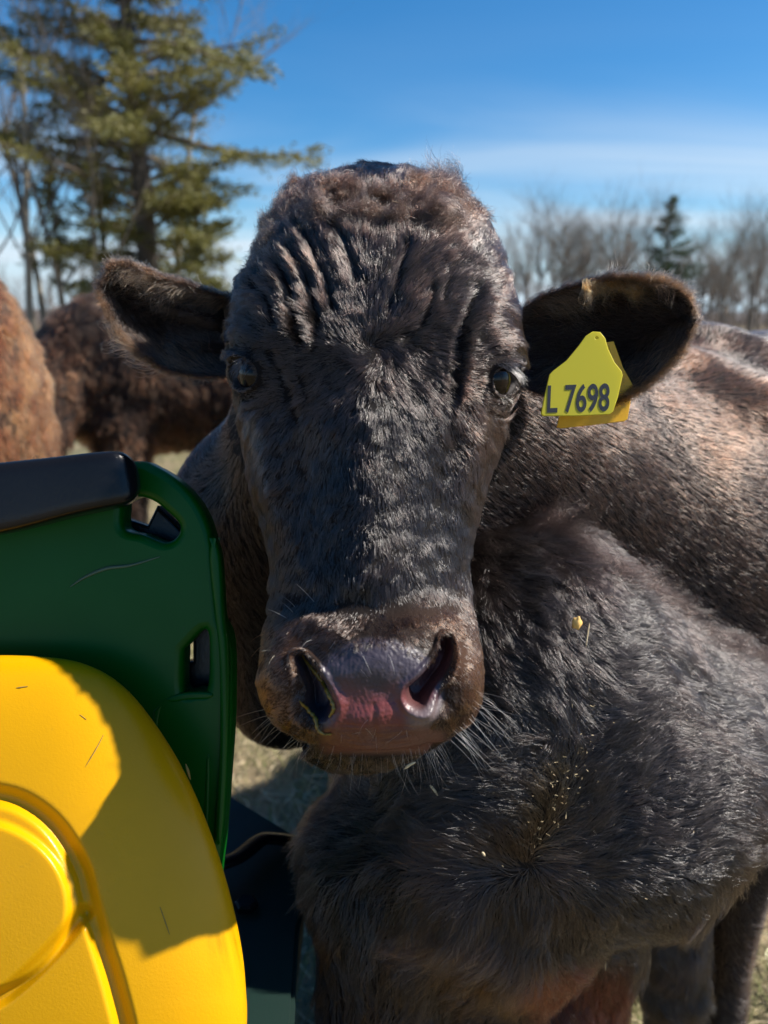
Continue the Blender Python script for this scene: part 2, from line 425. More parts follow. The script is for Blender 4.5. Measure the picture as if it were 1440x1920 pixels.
def grow_branch(p, d, L, r, lvl, rnd, out, wander=.18, up=.12, split=(3, 5), shrink=.62, spread=.75, stop=3, nseg=6, r_end=.35, rs=(.45, .65)):
    pts = [np.array(p, float)]; d = np.array(d, float); d /= np.linalg.norm(d); rad = [r]; dirs = [d.copy()]
    for i in range(nseg):
        d = d + rnd.normal(0, wander, 3) / nseg * 2.2 + np.array([0, 0, up / nseg * 2]); d /= np.linalg.norm(d)
        pts.append(pts[-1] + d * L / nseg); rad.append(r * (1 - (1 - r_end) * (i + 1) / nseg)); dirs.append(d.copy())
    out.setdefault(lvl, []).append((pts, rad))
    if lvl >= stop: return
    for c in range(rnd.integers(*split)):
        t = rnd.uniform(.35, 1) if lvl else rnd.uniform(.3, 1); i = min(int(t * nseg), nseg - 1); f = t * nseg - i
        q = pts[i] * (1 - f) + pts[i + 1] * f; dd = dirs[i] + rnd.normal(0, spread, 3) * [1, 1, .5]; dd[2] = abs(dd[2]) * .7 + .25
        grow_branch(q, dd, L * shrink * rnd.uniform(.7, 1.2), rad[i] * rnd.uniform(*rs), lvl + 1, rnd, out, wander, up, split, shrink, spread, stop, max(3, nseg - 1), r_end, rs)
def bare_meshes(seed, H, r, lean=(0, 0), **kw):
    rnd = np.random.default_rng(seed); out = {}
    grow_branch([0, 0, -.2], [lean[0], lean[1], 1], H * kw.pop('trunk', .8), r, 0, rnd, out, nseg=9, **kw)
    tr = tubes_mesh('trunk', out[0], 7); mid = tubes_mesh('branches', sum((out.get(i, []) for i in (1, 2)), []), 4)
    tw = tubes_mesh('twigs', sum((out.get(i, []) for i in (3, 4)), []), 3)
    return tr, mid, tw
def place_tree(name, meshes, mats, loc, rz, s, label, group, pnames):
    e = empty(name, loc, label, 'tree', group); e.rotation_euler.z = rz; e.scale = (s, s, s)
    for m, mt, pn in zip(meshes, mats, pnames):
        if not m.materials: m.materials.append(mt)
        o = bpy.data.objects.new(pn, m); COL.objects.link(o); o.parent = e
    return e
def gp(x, dist):
    """spot on the ground at distance dist straight out, under pixel column x"""
    return np.array([(x - 720) / F * dist * 1.0, dist * math.cos(PITCH) * 1.02, 0])

# the big conifer
def conifer(seed, H, base_r, crown_r, z0, n_br, droop, leafy, needle, gaps=.25, spread_=.13, spray=(.16, .05)):
    rnd = np.random.default_rng(seed); trunk = [([np.array([.06 * math.sin(z * .5), .04 * math.cos(z * .7), z]) for z in np.linspace(-.2, H, 16)], np.linspace(base_r, .02, 16))]
    segs, C, A, Bv = [], [], [], []
    for i in range(n_br):
        t = (i + rnd.random()) / n_br; z = z0 + (H - z0) * t ** .92; az = i * 2.399 + rnd.normal(0, .35)
        Lb = crown_r(z) * rnd.uniform(.45, 1.12)
        if rnd.random() < gaps: Lb *= .45
        el = rnd.uniform(-.12, .45) + .25 * t; d = np.array([math.cos(az) * math.cos(el), math.sin(az) * math.cos(el), math.sin(el)])
        p = np.array([0, 0, z]); pts = [p.copy()]; n = 9
        for k in range(n):
            d = d + np.array([0, 0, -droop / n if k < n * .6 else droop * 1.3 / n]) + rnd.normal(0, .07, 3); d /= np.linalg.norm(d); p = p + d * Lb / n; pts.append(p.copy())
        segs.append((pts, np.linspace(.035 + .012 * Lb, .006, n + 1)))
        for k in range(2, n + 1):
            for s in (-1, 1):
                if rnd.random() < .18: continue
                sl = Lb * rnd.uniform(.14, .34) * (1.15 - k / n * .7); ax = pts[k] - pts[k - 1]; ax /= np.linalg.norm(ax)
                lat = np.cross(ax, [0, 0, 1]) * s; dr = ax * .65 + lat * rnd.uniform(.5, 1) + np.array([0, 0, rnd.uniform(-.35, .2)]); dr /= np.linalg.norm(dr)
                e = pts[k] + dr * sl; segs.append(([pts[k], pts[k] + dr * sl * .5 + [0, 0, .01], e], [.010, .007, .003]))
                m = int(leafy * sl * rnd.uniform(.5, 1.4)) + 2; f = rnd.random(m)[:, None]
                c = pts[k] + dr * sl * f + rnd.normal(0, spread_, (m, 3)) * [1, 1, .7]; c[:, 2] -= rnd.random(m) * .10
                a = dr + rnd.normal(0, .5, (m, 3)); a /= np.linalg.norm(a, axis=1)[:, None]; b = np.cross(a, rnd.normal(size=(m, 3))); b /= np.linalg.norm(b, axis=1)[:, None]
                sc = rnd.uniform(.5, 1.3, (m, 1)); C.append(c); A.append(a * spray[0] * .5 * sc); Bv.append(b * spray[1] * .5 * sc)
    t_ = tubes_mesh('trunk', trunk, 9); b_ = tubes_mesh('branches', segs, 4); l_ = quads_mesh('foliage', np.concatenate(C), np.concatenate(A), np.concatenate(Bv))
    return t_, b_, l_
D1 = 24.0
cr1 = lambda z: np.interp(z, [1.5, 3.5, 6.2, 7.8, 9.5, 12, 15, 17], [2.4, 4.4, 4.9, 5.0, 3.9, 3.2, 1.8, .3])
ms = conifer(3, 17, .36, cr1, 1.6, 128, .22, 115, M_NEEDLE, gaps=.25, spray=(.16, .055))
place_tree('cedar_tree', ms, (M_BARK, M_BARK, M_NEEDLE), gp(298, D1), 0.4, 1, 'tall olive-green evergreen with a thick trunk and ragged drooping branches', 'trees at the field edge', ('trunk', 'branches', 'foliage'))
ms2 = conifer(8, 8.5, .13, lambda z: np.interp(z, [1, 3, 6, 8.5], [1.2, 1.9, 1.3, .2]), 1.0, 42, .3, 70, M_NEEDLE, gaps=.25, spray=(.2, .06))
place_tree('cedar_tree', ms2, (M_BARK, M_BARK, M_NEEDLE), gp(222, 25.5), 1.4, 1, 'smaller olive evergreen close behind the tall evergreen\'s trunk', 'trees at the field edge', ('trunk', 'branches', 'foliage'))
ms3 = conifer(12, 5.2, .11, lambda z: np.interp(z, [.5, 1.5, 3.5, 5.2], [1.3, 1.5, 1.1, .2]), .5, 36, .3, 80, M_NEEDLE, gaps=.15, spray=(.2, .06))
place_tree('cedar_tree', ms3, (M_BARK, M_BARK, M_NEEDLE), gp(392, 23.0), 2.2, 1, 'low bushy olive evergreen between the tall evergreen and the cow\'s head', 'trees at the field edge', ('trunk', 'branches', 'foliage'))
ms4 = conifer(17, 6.0, .08, lambda z: np.interp(z, [2, 3, 5, 6], [.5, .9, .8, .2]), 2.0, 26, .3, 60, M_NEEDLE, gaps=.3, spray=(.18, .06))
place_tree('cedar_tree', ms4, (M_BARK, M_BARK, M_NEEDLE), gp(140, 24.6), .7, 1, 'thin young evergreen standing among the bare trees at left', 'trees at the field edge', ('trunk', 'branches', 'foliage'))
PN = ('trunk', 'branches', 'twigs')
bt = [bare_meshes(31, 9.0, .12, (.0, 0), up=.3, spread=.75, split=(6, 9)), bare_meshes(32, 10.5, .13, (-.06, 0), up=.3, spread=.7, split=(6, 9)),
      bare_meshes(33, 8.0, .10, (.08, 0), up=.3, spread=.7, split=(6, 9))]
for i, (x, D, k, rz, s, lab) in enumerate([
    (84, 22, 1, .3, .95, 'slender bare tree farthest left, forking into upright limbs'),
    (148, 23, 0, 1.3, .9, 'bare sapling with pale bark right of the leftmost forked tree'),
    (205, 22, 2, 2.5, 1.0, 'thin curved bare tree just left of the tall evergreen'),
    (345, 26, 0, 4.1, 1.15, 'bare tree tangled in the right side of the tall evergreen'),
    (30, 30, 1, 4.0, 1.0, 'bare tree farther back between the left edge and the forked tree'),
    (110, 27, 2, 5.2, 1.25, 'tall thin bare tree behind the young evergreen')]):
    place_tree('bare_tree', bt[k], (M_PALEBARK, M_TWIG, M_TWIG), gp(x, D), rz, s, lab, 'trees at the field edge', PN)
# trees on the far side, right of the head
ft = [bare_meshes(41, 10, .21, rs=(.5, .7), up=.3, spread=.75, split=(7, 10)), bare_meshes(42, 10, .20, rs=(.5, .7), up=.3, spread=.7, split=(7, 10)), bare_meshes(43, 10, .21, (.05, 0), rs=(.5, .7), up=.25, spread=.8, split=(7, 10)),
      bare_meshes(44, 11, .18, rs=(.5, .7), up=.35, spread=.6, split=(6, 10))]
place_tree('bare_tree', ft[0], (M_TWIG, M_TWIG, M_TWIG), gp(1142, 46), .4, .62, 'tallest bare tree right of the head, with a wide open crown', 'bare trees across the field', PN)
msp = conifer(22, 9.5, .14, lambda z: np.interp(z, [1, 3, 6, 9.5], [2.2, 2.6, 1.9, .25]), 1.2, 56, .25, 55, M_NEEDLE2, gaps=.15, spray=(.24, .08))
place_tree('pine_tree', msp, (M_BARK, M_BARK, M_NEEDLE2), gp(1222, 52), .2, .88, 'small dark green pine among the bare trees above the tagged ear', 'evergreens across the field', ('trunk', 'branches', 'foliage'))
rr = np.random.default_rng(12)
far = [(x + rr.uniform(-7, 7), rr.uniform(50, 74), int(rr.integers(0, 4)), rr.uniform(0, 6), rr.uniform(.42, .68)) for x in list(range(930, 1240, 17)) + list(range(1240, 1470, 13))]
far += [(x, rr.uniform(58, 80), int(rr.integers(0, 4)), rr.uniform(0, 6), rr.uniform(.4, .55)) for x in (440, 60, 118, 175, 250, 320, 400)]
far += [(1075, 55, 3, 1.0, .55), (1385, 48, 2, 2.0, .55), (1335, 50, 1, 3.0, .52), (1290, 58, 0, .5, .6)]
for i, (x, D, k, rz, s) in enumerate(sorted(far)):
    lab = 'grey bare tree in the thin distant row seen left of the head' if x < 600 else ('grey bare tree in the distant row between the head and the tallest bare tree' if x < 1142 else 'bare tree in the denser distant row right of the tallest bare tree')
    place_tree('bare_tree', ft[k], (M_TWIG, M_TWIG, M_TWIG), gp(x, D), rz, s, lab, 'distant bare trees left' if x < 600 else ('distant bare trees middle' if x < 1142 else 'distant bare trees right'), PN)
# brush at the feet of the far trees: thousands of thin upright stems
g = np.random.default_rng(77); n = 5200
xx = g.uniform(-60, 75, n); yv = g.uniform(58, 105, n); hh = g.uniform(1.0, 4.2, n) * (.75 + .3 * np.sin(xx * .4)); t = np.linspace(0, 1, 5)[None, :, None]
r0 = np.stack([xx, yv, np.zeros(n)], 1); tipv = np.stack([g.normal(0, .5, n), g.normal(0, .5, n), hh], 1)
pts = r0[:, None] + tipv[:, None] * t + np.sin(t * 5 + xx[:, None, None]) * .12
k = NM('brush'); k.set(Base_Color=k.attr('hcol').outputs['Color'], Roughness=.9)
o = make_curves('undergrowth', pts, g.uniform(.02, .05, n), np.array([.17, .135, .11]) * g.lognormal(0, .25, n)[:, None], k.m, None)
tag(o, 'grey-brown leafless brush along the far edge of the field', 'brush', kind='stuff')
# low wooded rise at the horizon
xs = np.linspace(-260, 260, 120); hgt = 1.6 + .8 * Waves(.02, 6, 9, 2)(np.stack([xs, xs * 0], 1)); hgt = np.maximum(hgt, .5)
prof = [(112, -.1), (122, .55), (140, .9), (175, 1.0), (260, .2)]
Vh = np.stack([np.stack([xs, np.full_like(xs, y) + 6 * np.sin(xs * .03), hgt * f], 1) for y, f in prof]); mh = mesh_np('hill', Vh.reshape(-1, 3), grid_faces(len(prof), len(xs)))
if mh.polygons[0].normal.z < 0: mh.flip_normals()
mh.materials.append(plain_hill := mat_bark('wooded_rise', (.07, .06, .055), (.15, .13, .12))); oh = link('hill', mh); oh['kind'] = 'structure'
# ================================================================== utility vehicle (seat, side panel, rail)
uv = empty('utility_vehicle', [P(100, 1300, .6)[0], P(100, 1300, .6)[1], 0], 'green utility vehicle with a yellow seat and padded black rail at lower left', 'utility vehicle')
def mat_plastic(name, col, rough, grain=900, gd=.0004, spec=.5, wear=None, sss=0):
    k = NM(name); n = k.noise(grain, 3, .6); n2 = k.noise(7, 5, .6)
    c = k.mix(k.range(n2.outputs[0], .35, .7, 0, .35), tuple(col), tuple(np.array(col) * .72))
    if wear: n3 = k.noise(55, 8, .8); c = k.mix(k.range(n3.outputs[0], .62, .75, 0, .5), c, wear)
    k.set(Base_Color=c, Roughness=k.range(n2.outputs[0], .3, .7, rough * .85, rough * 1.2)); k.b.inputs['Specular IOR Level'].default_value = spec
    k.l(k.bump(n.outputs[0], .5, gd), k.b.inputs['Normal'])
    if sss: k.b.inputs['Subsurface Weight'].default_value = sss; k.b.inputs['Subsurface Radius'].default_value = (.01, .006, .001); k.b.inputs['Subsurface Scale'].default_value = 1
    return k.m
M_YEL = mat_plastic('yellow_vinyl', (.67, .33, .001), .30, 520, .0003, spec=.25, wear=(.40, .24, .03))
M_GRN = mat_plastic('green_panel', (.001, .085, .005), .36, 300, .0001, spec=.25, wear=(.03, .07, .03))
M_GRN2 = mat_plastic('green_metal', (.009, .024, .019), .5, 200, .0002, spec=.25)
def mat_blackpad():
    k = NM('black_pad'); n = k.noise(330, 4, .6, stretch=(1, 1, .45), dist=1.2); n2 = k.noise(60, 8, .8)
    c = k.mix(k.range(n2.outputs[0], .66, .76, 0, .2), (.006, .006, .007), (.16, .13, .10))
    k.set(Base_Color=c, Roughness=.25); k.b.inputs['Specular IOR Level'].default_value = .3; k.l(k.bump(n.outputs[0], .5, .0005), k.b.inputs['Normal']); return k.m
M_PAD = mat_blackpad()

# ---- yellow seat back, a stuffed shell
SD, SCX, SCY = .572, -40., 1900.
outl = dense([(463, 1880), (455, 1790), (435, 1690), (402, 1580), (355, 1465), (300, 1370), (235, 1290), (165, 1247), (80, 1231), (-40, 1228)], 10)
ox = np.array([p[0] for p in outl]); oy = np.array([p[1] for p in outl])
ang = np.arctan2(SCY - oy, ox - SCX); rad_ = np.hypot(ox - SCX, oy - SCY)
na, nr = 420, 200
A1 = np.linspace(0, 2 * np.pi, na, endpoint=False); am = np.where(A1 > np.pi, 2 * np.pi - A1, A1); am = np.where(am > np.pi / 2, np.pi - am, am)
o_ = np.argsort(ang); rr_ = np.interp(am, ang[o_], rad_[o_])
tt = np.sin(np.linspace(0, np.pi / 2, nr)) ** .9
gx_ = SCX + (rr_ * np.cos(A1))[None] * tt[:, None]; gy_ = SCY - (rr_ * np.sin(A1))[None] * tt[:, None]
prof_ = 1 - tt ** 3.2
dz = .052 * np.clip(prof_, 0, 1) ** .55
dz = dz[:, None] * np.ones_like(gx_)
# seat slopes back towards its top, and moulded grooves
gap = .0
GRV = [([(-300, 1520), (-120, 1480), (0, 1492), (60, 1515), (110, 1560), (150, 1630), (166, 1690), (190, 1770), (215, 1850), (240, 1960), (250, 2100)], 27, .0065),
       ([(-140, 1905), (-20, 1880), (40, 1840), (110, 1770), (158, 1712)], 22, .0060)]
def seat_emboss(x, y):
    e = 0
    for pth, w, dp in GRV:
        d, t = seg_dist(x, y, dense(pth, 6)); e = e - dp * (sstep(w, w * .1, d)) 
    q = np.maximum(ell(x, y, -60, 1700, 200, 172) , 0); e = e + .006 * sstep(1.0, .9, q)
    return e
emb = seat_emboss(gx_, gy_) * sstep(1.0, .93, tt)[:, None]
dd = SD + .05 - dz - emb - (1900 - gy_) * -.00004
fr = P(gx_, gy_, dd)
bt_ = tt[::-1][1:]; bx_ = SCX + (rr_ * np.cos(A1))[None] * bt_[:, None]; by_ = SCY - (rr_ * np.sin(A1))[None] * bt_[:, None]
bd = SD + .05 + .035 * np.clip(1 - bt_ ** 4, 0, 1)[:, None] * np.ones_like(bx_) ** 1 + (1900 - by_) * .00004
SG = np.concatenate([fr, P(bx_, by_, bd)], 0); sn = grid_normals(SG, True)
if (sn[:nr] @ FW).mean() > 0: sn = -sn
SV = SG.reshape(-1, 3); SF = orient_(SV, grid_faces(SG.shape[0], na, True), sn.reshape(-1, 3))
me = mesh_np('seat_back', SV, SF); me.materials.append(M_YEL); link('seat_back', me, uv)

# ---- flat moulded plates cut from an outline, bevelled
def plate(name, outline, holes, depth, thick, bevel, mat, parent, tilt=None, smooth_k=6, straight=False):
    cu = bpy.data.curves.new(name, 'CURVE'); cu.dimensions = '2D'; cu.fill_mode = 'BOTH'; cu.extrude = thick / 2; cu.bevel_depth = bevel; cu.bevel_resolution = 3; cu.offset = -bevel
    for ring in [outline] + holes:
        pts = ring if straight else dense(ring + [ring[0]], smooth_k)[:-1]
        sp = cu.splines.new('POLY'); sp.points.add(len(pts) - 1); sp.use_cyclic_u = True
        for i, (x, y) in enumerate(pts): sp.points[i].co = ((x - 720) * depth / F, -(y - 960) * depth / F, 0, 1)
    tmp = bpy.data.objects.new('tmp', cu); COL.objects.link(tmp); dg = bpy.context.evaluated_depsgraph_get(); dg.update()
    me = bpy.data.meshes.new_from_object(tmp.evaluated_get(dg)); bpy.data.objects.remove(tmp); bpy.data.curves.remove(cu)
    n = len(me.vertices); co = np.empty(n * 3, np.float32); me.vertices.foreach_get('co', co); co = co.reshape(-1, 3).astype(float)
    dz_ = tilt(co[:, 0] / depth * F + 720, 960 - co[:, 1] / depth * F) if tilt else 0
    w = CAM + co[:, :1] * RT + co[:, 1:2] * UP + (depth - co[:, 2] + dz_)[:, None] * FW if tilt else CAM + co[:, :1] * RT + co[:, 1:2] * UP + (depth - co[:, 2])[:, None] * FW
    me.vertices.foreach_set('co', w.astype(np.float32).ravel()); me.update(); me.materials.clear(); me.materials.append(mat)
    me.polygons.foreach_set('use_smooth', np.ones(len(me.polygons), bool)); me.set_sharp_from_angle(angle=R(40)); me.name = name
    return link(name, me, parent)
GD = .70
panel = plate('side_panel', [(-260, 905), (100, 880), (258, 866), (300, 876), (345, 905), (380, 945), (402, 995), (412, 1060), (420, 1150), (438, 1200), (440, 1330), (432, 1460), (424, 1560), (415, 1640), (405, 1760), (400, 1990), (-260, 1990)],
      [[(240, 942), (268, 932), (296, 940), (322, 960), (344, 984), (338, 1006), (316, 1016), (278, 1002), (242, 990)],
       [(352, 1212), (392, 1176), (398, 1230), (394, 1285), (376, 1290), (352, 1288)]], GD, .020, .007, M_GRN, uv)
# raised shapes moulded on the panel
plate('panel_rib', [(402, 1000), (416, 1040), (424, 1150), (432, 1230), (430, 1400), (420, 1560), (406, 1560), (414, 1400), (414, 1240), (406, 1150), (396, 1050)], [], GD - .014, .010, .004, M_GRN, panel)
plate('panel_rib', [(290, 1330), (330, 1300), (395, 1296), (395, 1308), (335, 1314), (300, 1345), (290, 1600), (280, 1600)], [], GD - .013, .006, .002, M_GRN, panel)
plate('panel_rib', [(388, 1420), (396, 1420), (392, 1560), (384, 1560)], [], GD - .013, .006, .002, M_GRN, panel)
# dark bracket seen through the hand hold
plate('bracket_backing', [(238, 970), (282, 985), (300, 948), (360, 1010), (345, 1040), (236, 1020)], [], GD + .03, .015, .003, M_PAD, uv, straight=True)
plate('bracket_backing', [(366, 1170), (430, 1160), (430, 1320), (340, 1320), (344, 1240), (366, 1236)], [], GD + .03, .015, .003, M_PAD, uv, straight=True)  # dark backing added behind the lower hole so that it reads black
def mark(path, r, mat):
    kd_ = kdtree.KDTree(nr * na); X_, Y_, _ = proj(SV[:nr * na])
    for i in range(nr * na): kd_.insert((X_[i], Y_[i], 0), i)
    kd_.balance(); q_ = dense(path, 5); pp = np.array([SV[kd_.find((a, b, 0))[1]] for a, b in q_]); pp = np.stack([P(a, b, proj(p)[2] - .0002) for (a, b), p in zip(q_, pp)])
    me = tubes_mesh('scratch', [(pp, [r * math.sin(math.pi * (i + .6) / (len(pp) + .2)) + .0001 for i in range(len(pp))])], 4); me.materials.append(mat); link('scratch', me, uv)
M_SCUFF = mat_plastic('scuffed_yellow', (.30, .19, .04), .7)
for pth, r_ in (([(194, 1378), (180, 1405), (160, 1438)], .0004), ([(348, 1432), (352, 1445), (357, 1462)], .0012), ([(150, 1340), (162, 1349)], .0003), ([(30, 1290), (52, 1287)], .0005), ([(300, 1700), (318, 1752)], .0003)): mark(pth, r_, M_SCUFF)
# scratch on the panel
sc_pts = dense([(132, 1100), (160, 1082), (200, 1066), (245, 1060), (300, 1044)], 10)
sp_ = [P(x, y, GD - .0182) for x, y in sc_pts]
me = tubes_mesh('scratch', [(sp_, [.0012 * math.sin(math.pi * (i + .6) / (len(sp_) + .2)) + .0003 for i in range(len(sp_))])], 4); me.materials.append(mat_plastic('scuffed_plastic', (.10, .16, .10), .7)); link('scratch', me, panel)

# ---- padded black rail: rounded box swept along its length
def sweep(name, stations, mat, parent, n=72, ex=7, cap=10):
    """stations: (px, py, depth, half height m, half depth m) ; superellipse section; rounded end"""
    s = np.array(stations, float); u = np.linspace(0, 1, 90); uu = np.linspace(0, 1, len(s))
    c = np.stack([stab(u, uu, s[:, i]) for i in range(5)], 1); ctr_ = P(c[:, 0], c[:, 1], c[:, 2]); t = np.gradient(ctr_, axis=0); t /= np.linalg.norm(t, axis=1)[:, None]
    vv = UP - (t @ UP)[:, None] * t; vv /= np.linalg.norm(vv, axis=1)[:, None]; ww = np.cross(t, vv)
    Ls = np.concatenate([[0], np.cumsum(np.linalg.norm(np.diff(ctr_, axis=0), axis=1))]); e = (Ls[-1] - Ls); k = np.clip(1 - (1 - np.clip(e / .018, 0, 1)) ** 2.4, 0, 1) ** .42
    a = np.linspace(0, 2 * np.pi, n, endpoint=False); ca, sa = np.cos(a), np.sin(a); cs, ss = np.sign(ca) * np.abs(ca) ** (2 / ex), np.sign(sa) * np.abs(sa) ** (2 / ex)
    G = ctr_[:, None] + vv[:, None] * (ss[None] * (c[:, 3] * k)[:, None])[..., None] + ww[:, None] * (cs[None] * (c[:, 4] * k)[:, None])[..., None]
    N = grid_normals(G, True); 
    if ((G - ctr_[:, None]) * N).sum() < 0: N = -N
    V = G.reshape(-1, 3); me = mesh_np(name, V, orient_(V, grid_faces(len(u), n, True), N.reshape(-1, 3))); me.materials.append(mat); return link(name, me, parent)
sweep('rail_pad', [(-330, 984, .625, .029, .030), (-150, 960, .63, .0285, .030), (0, 937, .64, .028, .030), (130, 914, .65, .0247, .030), (215, 900, .655, .0228, .030), (262, 892, .66, .021, .030)], M_PAD, uv)
# ---- fender and floor plates beyond the seat
def slab(name, corners, t, mat, parent, sub=1):
    c = np.array(corners, float); n = np.cross(c[1] - c[0], c[-1] - c[0]); n /= np.linalg.norm(n); n = n if n[2] > 0 else -n
    V = np.concatenate([c, c - n * t]); k = len(c); bm_ = bpy.data.meshes.new(name)
    bm_.from_pydata([tuple(v) for v in V], [], [tuple(range(k)), tuple(range(2 * k - 1, k - 1, -1))] + [(i, i + k, (i + 1) % k + k, (i + 1) % k) for i in range(k)])
    import bmesh
    b = bmesh.new(); b.from_mesh(bm_); bmesh.ops.recalc_face_normals(b, faces=b.faces); bmesh.ops.bevel(b, geom=list(b.edges), offset=.004, segments=2, affect='EDGES'); b.to_mesh(bm_); b.free()
    bm_.materials.append(mat); return link(name, bm_, parent)
def onz(px_, py_, z):
    dv = (px_ - 720) / F * RT - (py_ - 960) / F * UP + FW; return CAM + dv * ((z - CAM[2]) / dv[2])
fl = slab('floor_plate', [onz(380, 1470, .62), onz(430, 1488, .62), onz(600, 1592, .62), onz(560, 1740, .62), onz(540, 2100, .62), onz(300, 2100, .62)], .02, M_GRN2, uv)
sweep('floor_rim', [(330, 1640, .86, .006, .012), (440, 1610, .90, .006, .012), (500, 1572, .95, .006, .012), (560, 1580, .96, .006, .012), (596, 1598, .95, .006, .012)], M_PAD, uv, n=16, ex=2)
slab('seat_base', [onz(-260, 1700, .60), onz(360, 1700, .60), onz(400, 2300, .60), onz(-300, 2300, .60)], .12, M_GRN2, uv)
# hex bolts on the floor plate
for bx0, by0 in ((462, 1700),):
    p0 = onz(bx0, by0, .623); a = np.linspace(0, 2 * np.pi, 6, endpoint=False); ring = lambda r, z: [tuple(p0 + [r * math.cos(q), r * math.sin(q), z]) for q in a]
    m_ = bpy.data.meshes.new('bolt'); m_.from_pydata(ring(.013, 0) + ring(.013, .006) + ring(.010, .008), [], [(i, (i + 1) % 6, (i + 1) % 6 + 6, i + 6) for i in range(6)] + [(i + 6, (i + 1) % 6 + 6, (i + 1) % 6 + 12, i + 12) for i in range(6)] + [tuple(range(12, 18))]); m_.materials.append(M_PAD); link('bolt', m_, uv)
# cargo box wall and chassis beneath, so that the vehicle stands on wheels
slab('chassis', [[-.75, .25, .45], [-.12, .25, .45], [-.12, 1.0, .45], [-.75, 1.0, .45]], .10, M_GRN2, uv)
def wheel(c, r, w):
    a = np.linspace(0, 2 * np.pi, 48, endpoint=False); prof = [(-.5, .55), (-.5, .85), (-.42, .97), (-.2, 1.0), (.2, 1.0), (.42, .97), (.5, .85), (.5, .55)]
    G = np.array([[[c[0] + w * p, c[1] + r * q * math.cos(t), c[2] + r * q * math.sin(t)] for t in a] for p, q in prof]); V = G.reshape(-1, 3); N = grid_normals(G, True)
    f = grid_faces(len(prof), 48, True); me = mesh_np('tyre', V, f); me.materials.append(M_PAD); ty = link('tyre', me, uv)
    prof = [(-.46, .0), (-.46, .2), (-.3, .3), (-.35, .5), (-.48, .56), (.48, .56), (.35, .5), (.3, .3), (.46, .2), (.46, .0)]
    G = np.array([[[c[0] + w * p, c[1] + r * max(q, .001) * math.cos(t), c[2] + r * max(q, .001) * math.sin(t)] for t in a] for p, q in prof]); me = mesh_np('rim', G.reshape(-1, 3), grid_faces(len(prof), 48, True)); me.materials.append(M_YEL); link('rim', me, ty)
wheel([-.20, .55, .28], .28, .2); wheel([-.75, .55, .28], .28, .2)
# ================================================================== the cow in the middle: head
NR, NTF, NTB = 560, 460, 90
Y0, Y1 = 320.0, 1452.0
yy = Y0 + (Y1 - Y0) * (0.5 - 0.5 * np.cos(np.pi * np.linspace(0, 1, NR))) * 0.5 + (Y1 - Y0) * 0.5 * np.linspace(0, 1, NR) ** 1.0
yy = np.clip(yy, Y0, Y1)
XL = stab(yy, [320, 326, 340, 360, 400, 440, 480, 520, 560, 620, 680, 740, 800, 860, 920, 1000, 1080, 1150, 1190, 1230, 1280, 1330, 1370, 1400, 1425, 1440, 1449, 1452],
          [716, 648, 602, 564, 530, 503, 484, 464, 442, 433, 428, 432, 444, 456, 466, 490, 508, 507, 497, 488, 485, 500, 526, 556, 572, 590, 620, 690])
XR = stab(yy, [320, 326, 340, 360, 400, 440, 480, 520, 560, 620, 680, 740, 800, 860, 920, 1000, 1080, 1150, 1190, 1230, 1280, 1330, 1370, 1400, 1425, 1440, 1449, 1452],
          [716, 780, 812, 846, 886, 922, 940, 954, 966, 978, 982, 975, 956, 938, 918, 896, 886, 885, 895, 904, 908, 900, 880, 848, 795, 750, 720, 690])
XL = XL + 9 * sstep(1150, 1000, yy) * sstep(330, 360, yy); XR = XR - 9 * sstep(1150, 1000, yy) * sstep(330, 360, yy)
XL = XL + 7 * sstep(1170, 1230, yy) * sstep(1430, 1390, yy); XR = XR - 7 * sstep(1170, 1230, yy) * sstep(1430, 1390, yy)
DS = stab(yy, [320, 400, 550, 700, 900, 1100, 1200, 1300, 1400, 1452], [.735, .715, .70, .685, .675, .64, .61, .598, .615, .64])
DF = stab(yy, [320, 330, 345, 370, 400, 450, 550, 650, 800, 950, 1080, 1130, 1170, 1210, 1260, 1330, 1380, 1402, 1414, 1440, 1452],
          [.735, .705, .69, .665, .648, .628, .606, .594, .586, .578, .569, .5625, .5545, .546, .538, .542, .553, .570, .594, .618, .64])
DB = stab(yy, [320, 330, 400, 600, 900, 1100, 1200, 1300, 1400, 1452], [.735, .78, .84, .87, .86, .76, .70, .67, .66, .64])
EN = stab(yy, [320, 450, 650, 800, 1000, 1150, 1250, 1400, 1452], [2.0, 2.5, 2.7, 2.3, 2.2, 2.2, 2.35, 2.3, 2.0])
wy = sstep(1000, 1250, yy)
dref = DS * (1 - wy) + (DF * .6 + DS * .4) * wy
YC = -(yy - 960) * dref / F                        # height of each ring in the camera's frame, straight across
th = np.concatenate([np.linspace(0, np.pi, NTF, endpoint=False), np.pi + np.linspace(0, np.pi, NTB, endpoint=False)])
ct, st = np.cos(th), np.sin(th)
xa = (XL - 720) * DS / F; xb = (XR - 720) * DS / F; xc = (xa + xb) / 2; hw = (xb - xa) / 2
ex = (2 / EN)[:, None]
X = xc[:, None] + hw[:, None] * np.sign(ct) * np.abs(ct) ** ex
dep = np.where(st >= 0, DF[:, None], DB[:, None])
D = DS[:, None] + (dep - DS[:, None]) * np.abs(st) ** np.where(st >= 0, ex, 1.0)
HG = CAM + X[..., None] * RT + YC[:, None, None] * UP + D[..., None] * FW
HN = grid_normals(HG, True)
ctr = HG.mean(1, keepdims=True)
if ((HG - ctr) * HN).sum() < 0: HN = -HN; HFLIP = True
else: HFLIP = False
HN[0] = UP; HN[-1] = -UP
front = sstep(-0.05, 0.12, -(HN @ FW)) * np.ones_like(X)
px, py, dd_ = proj(HG)

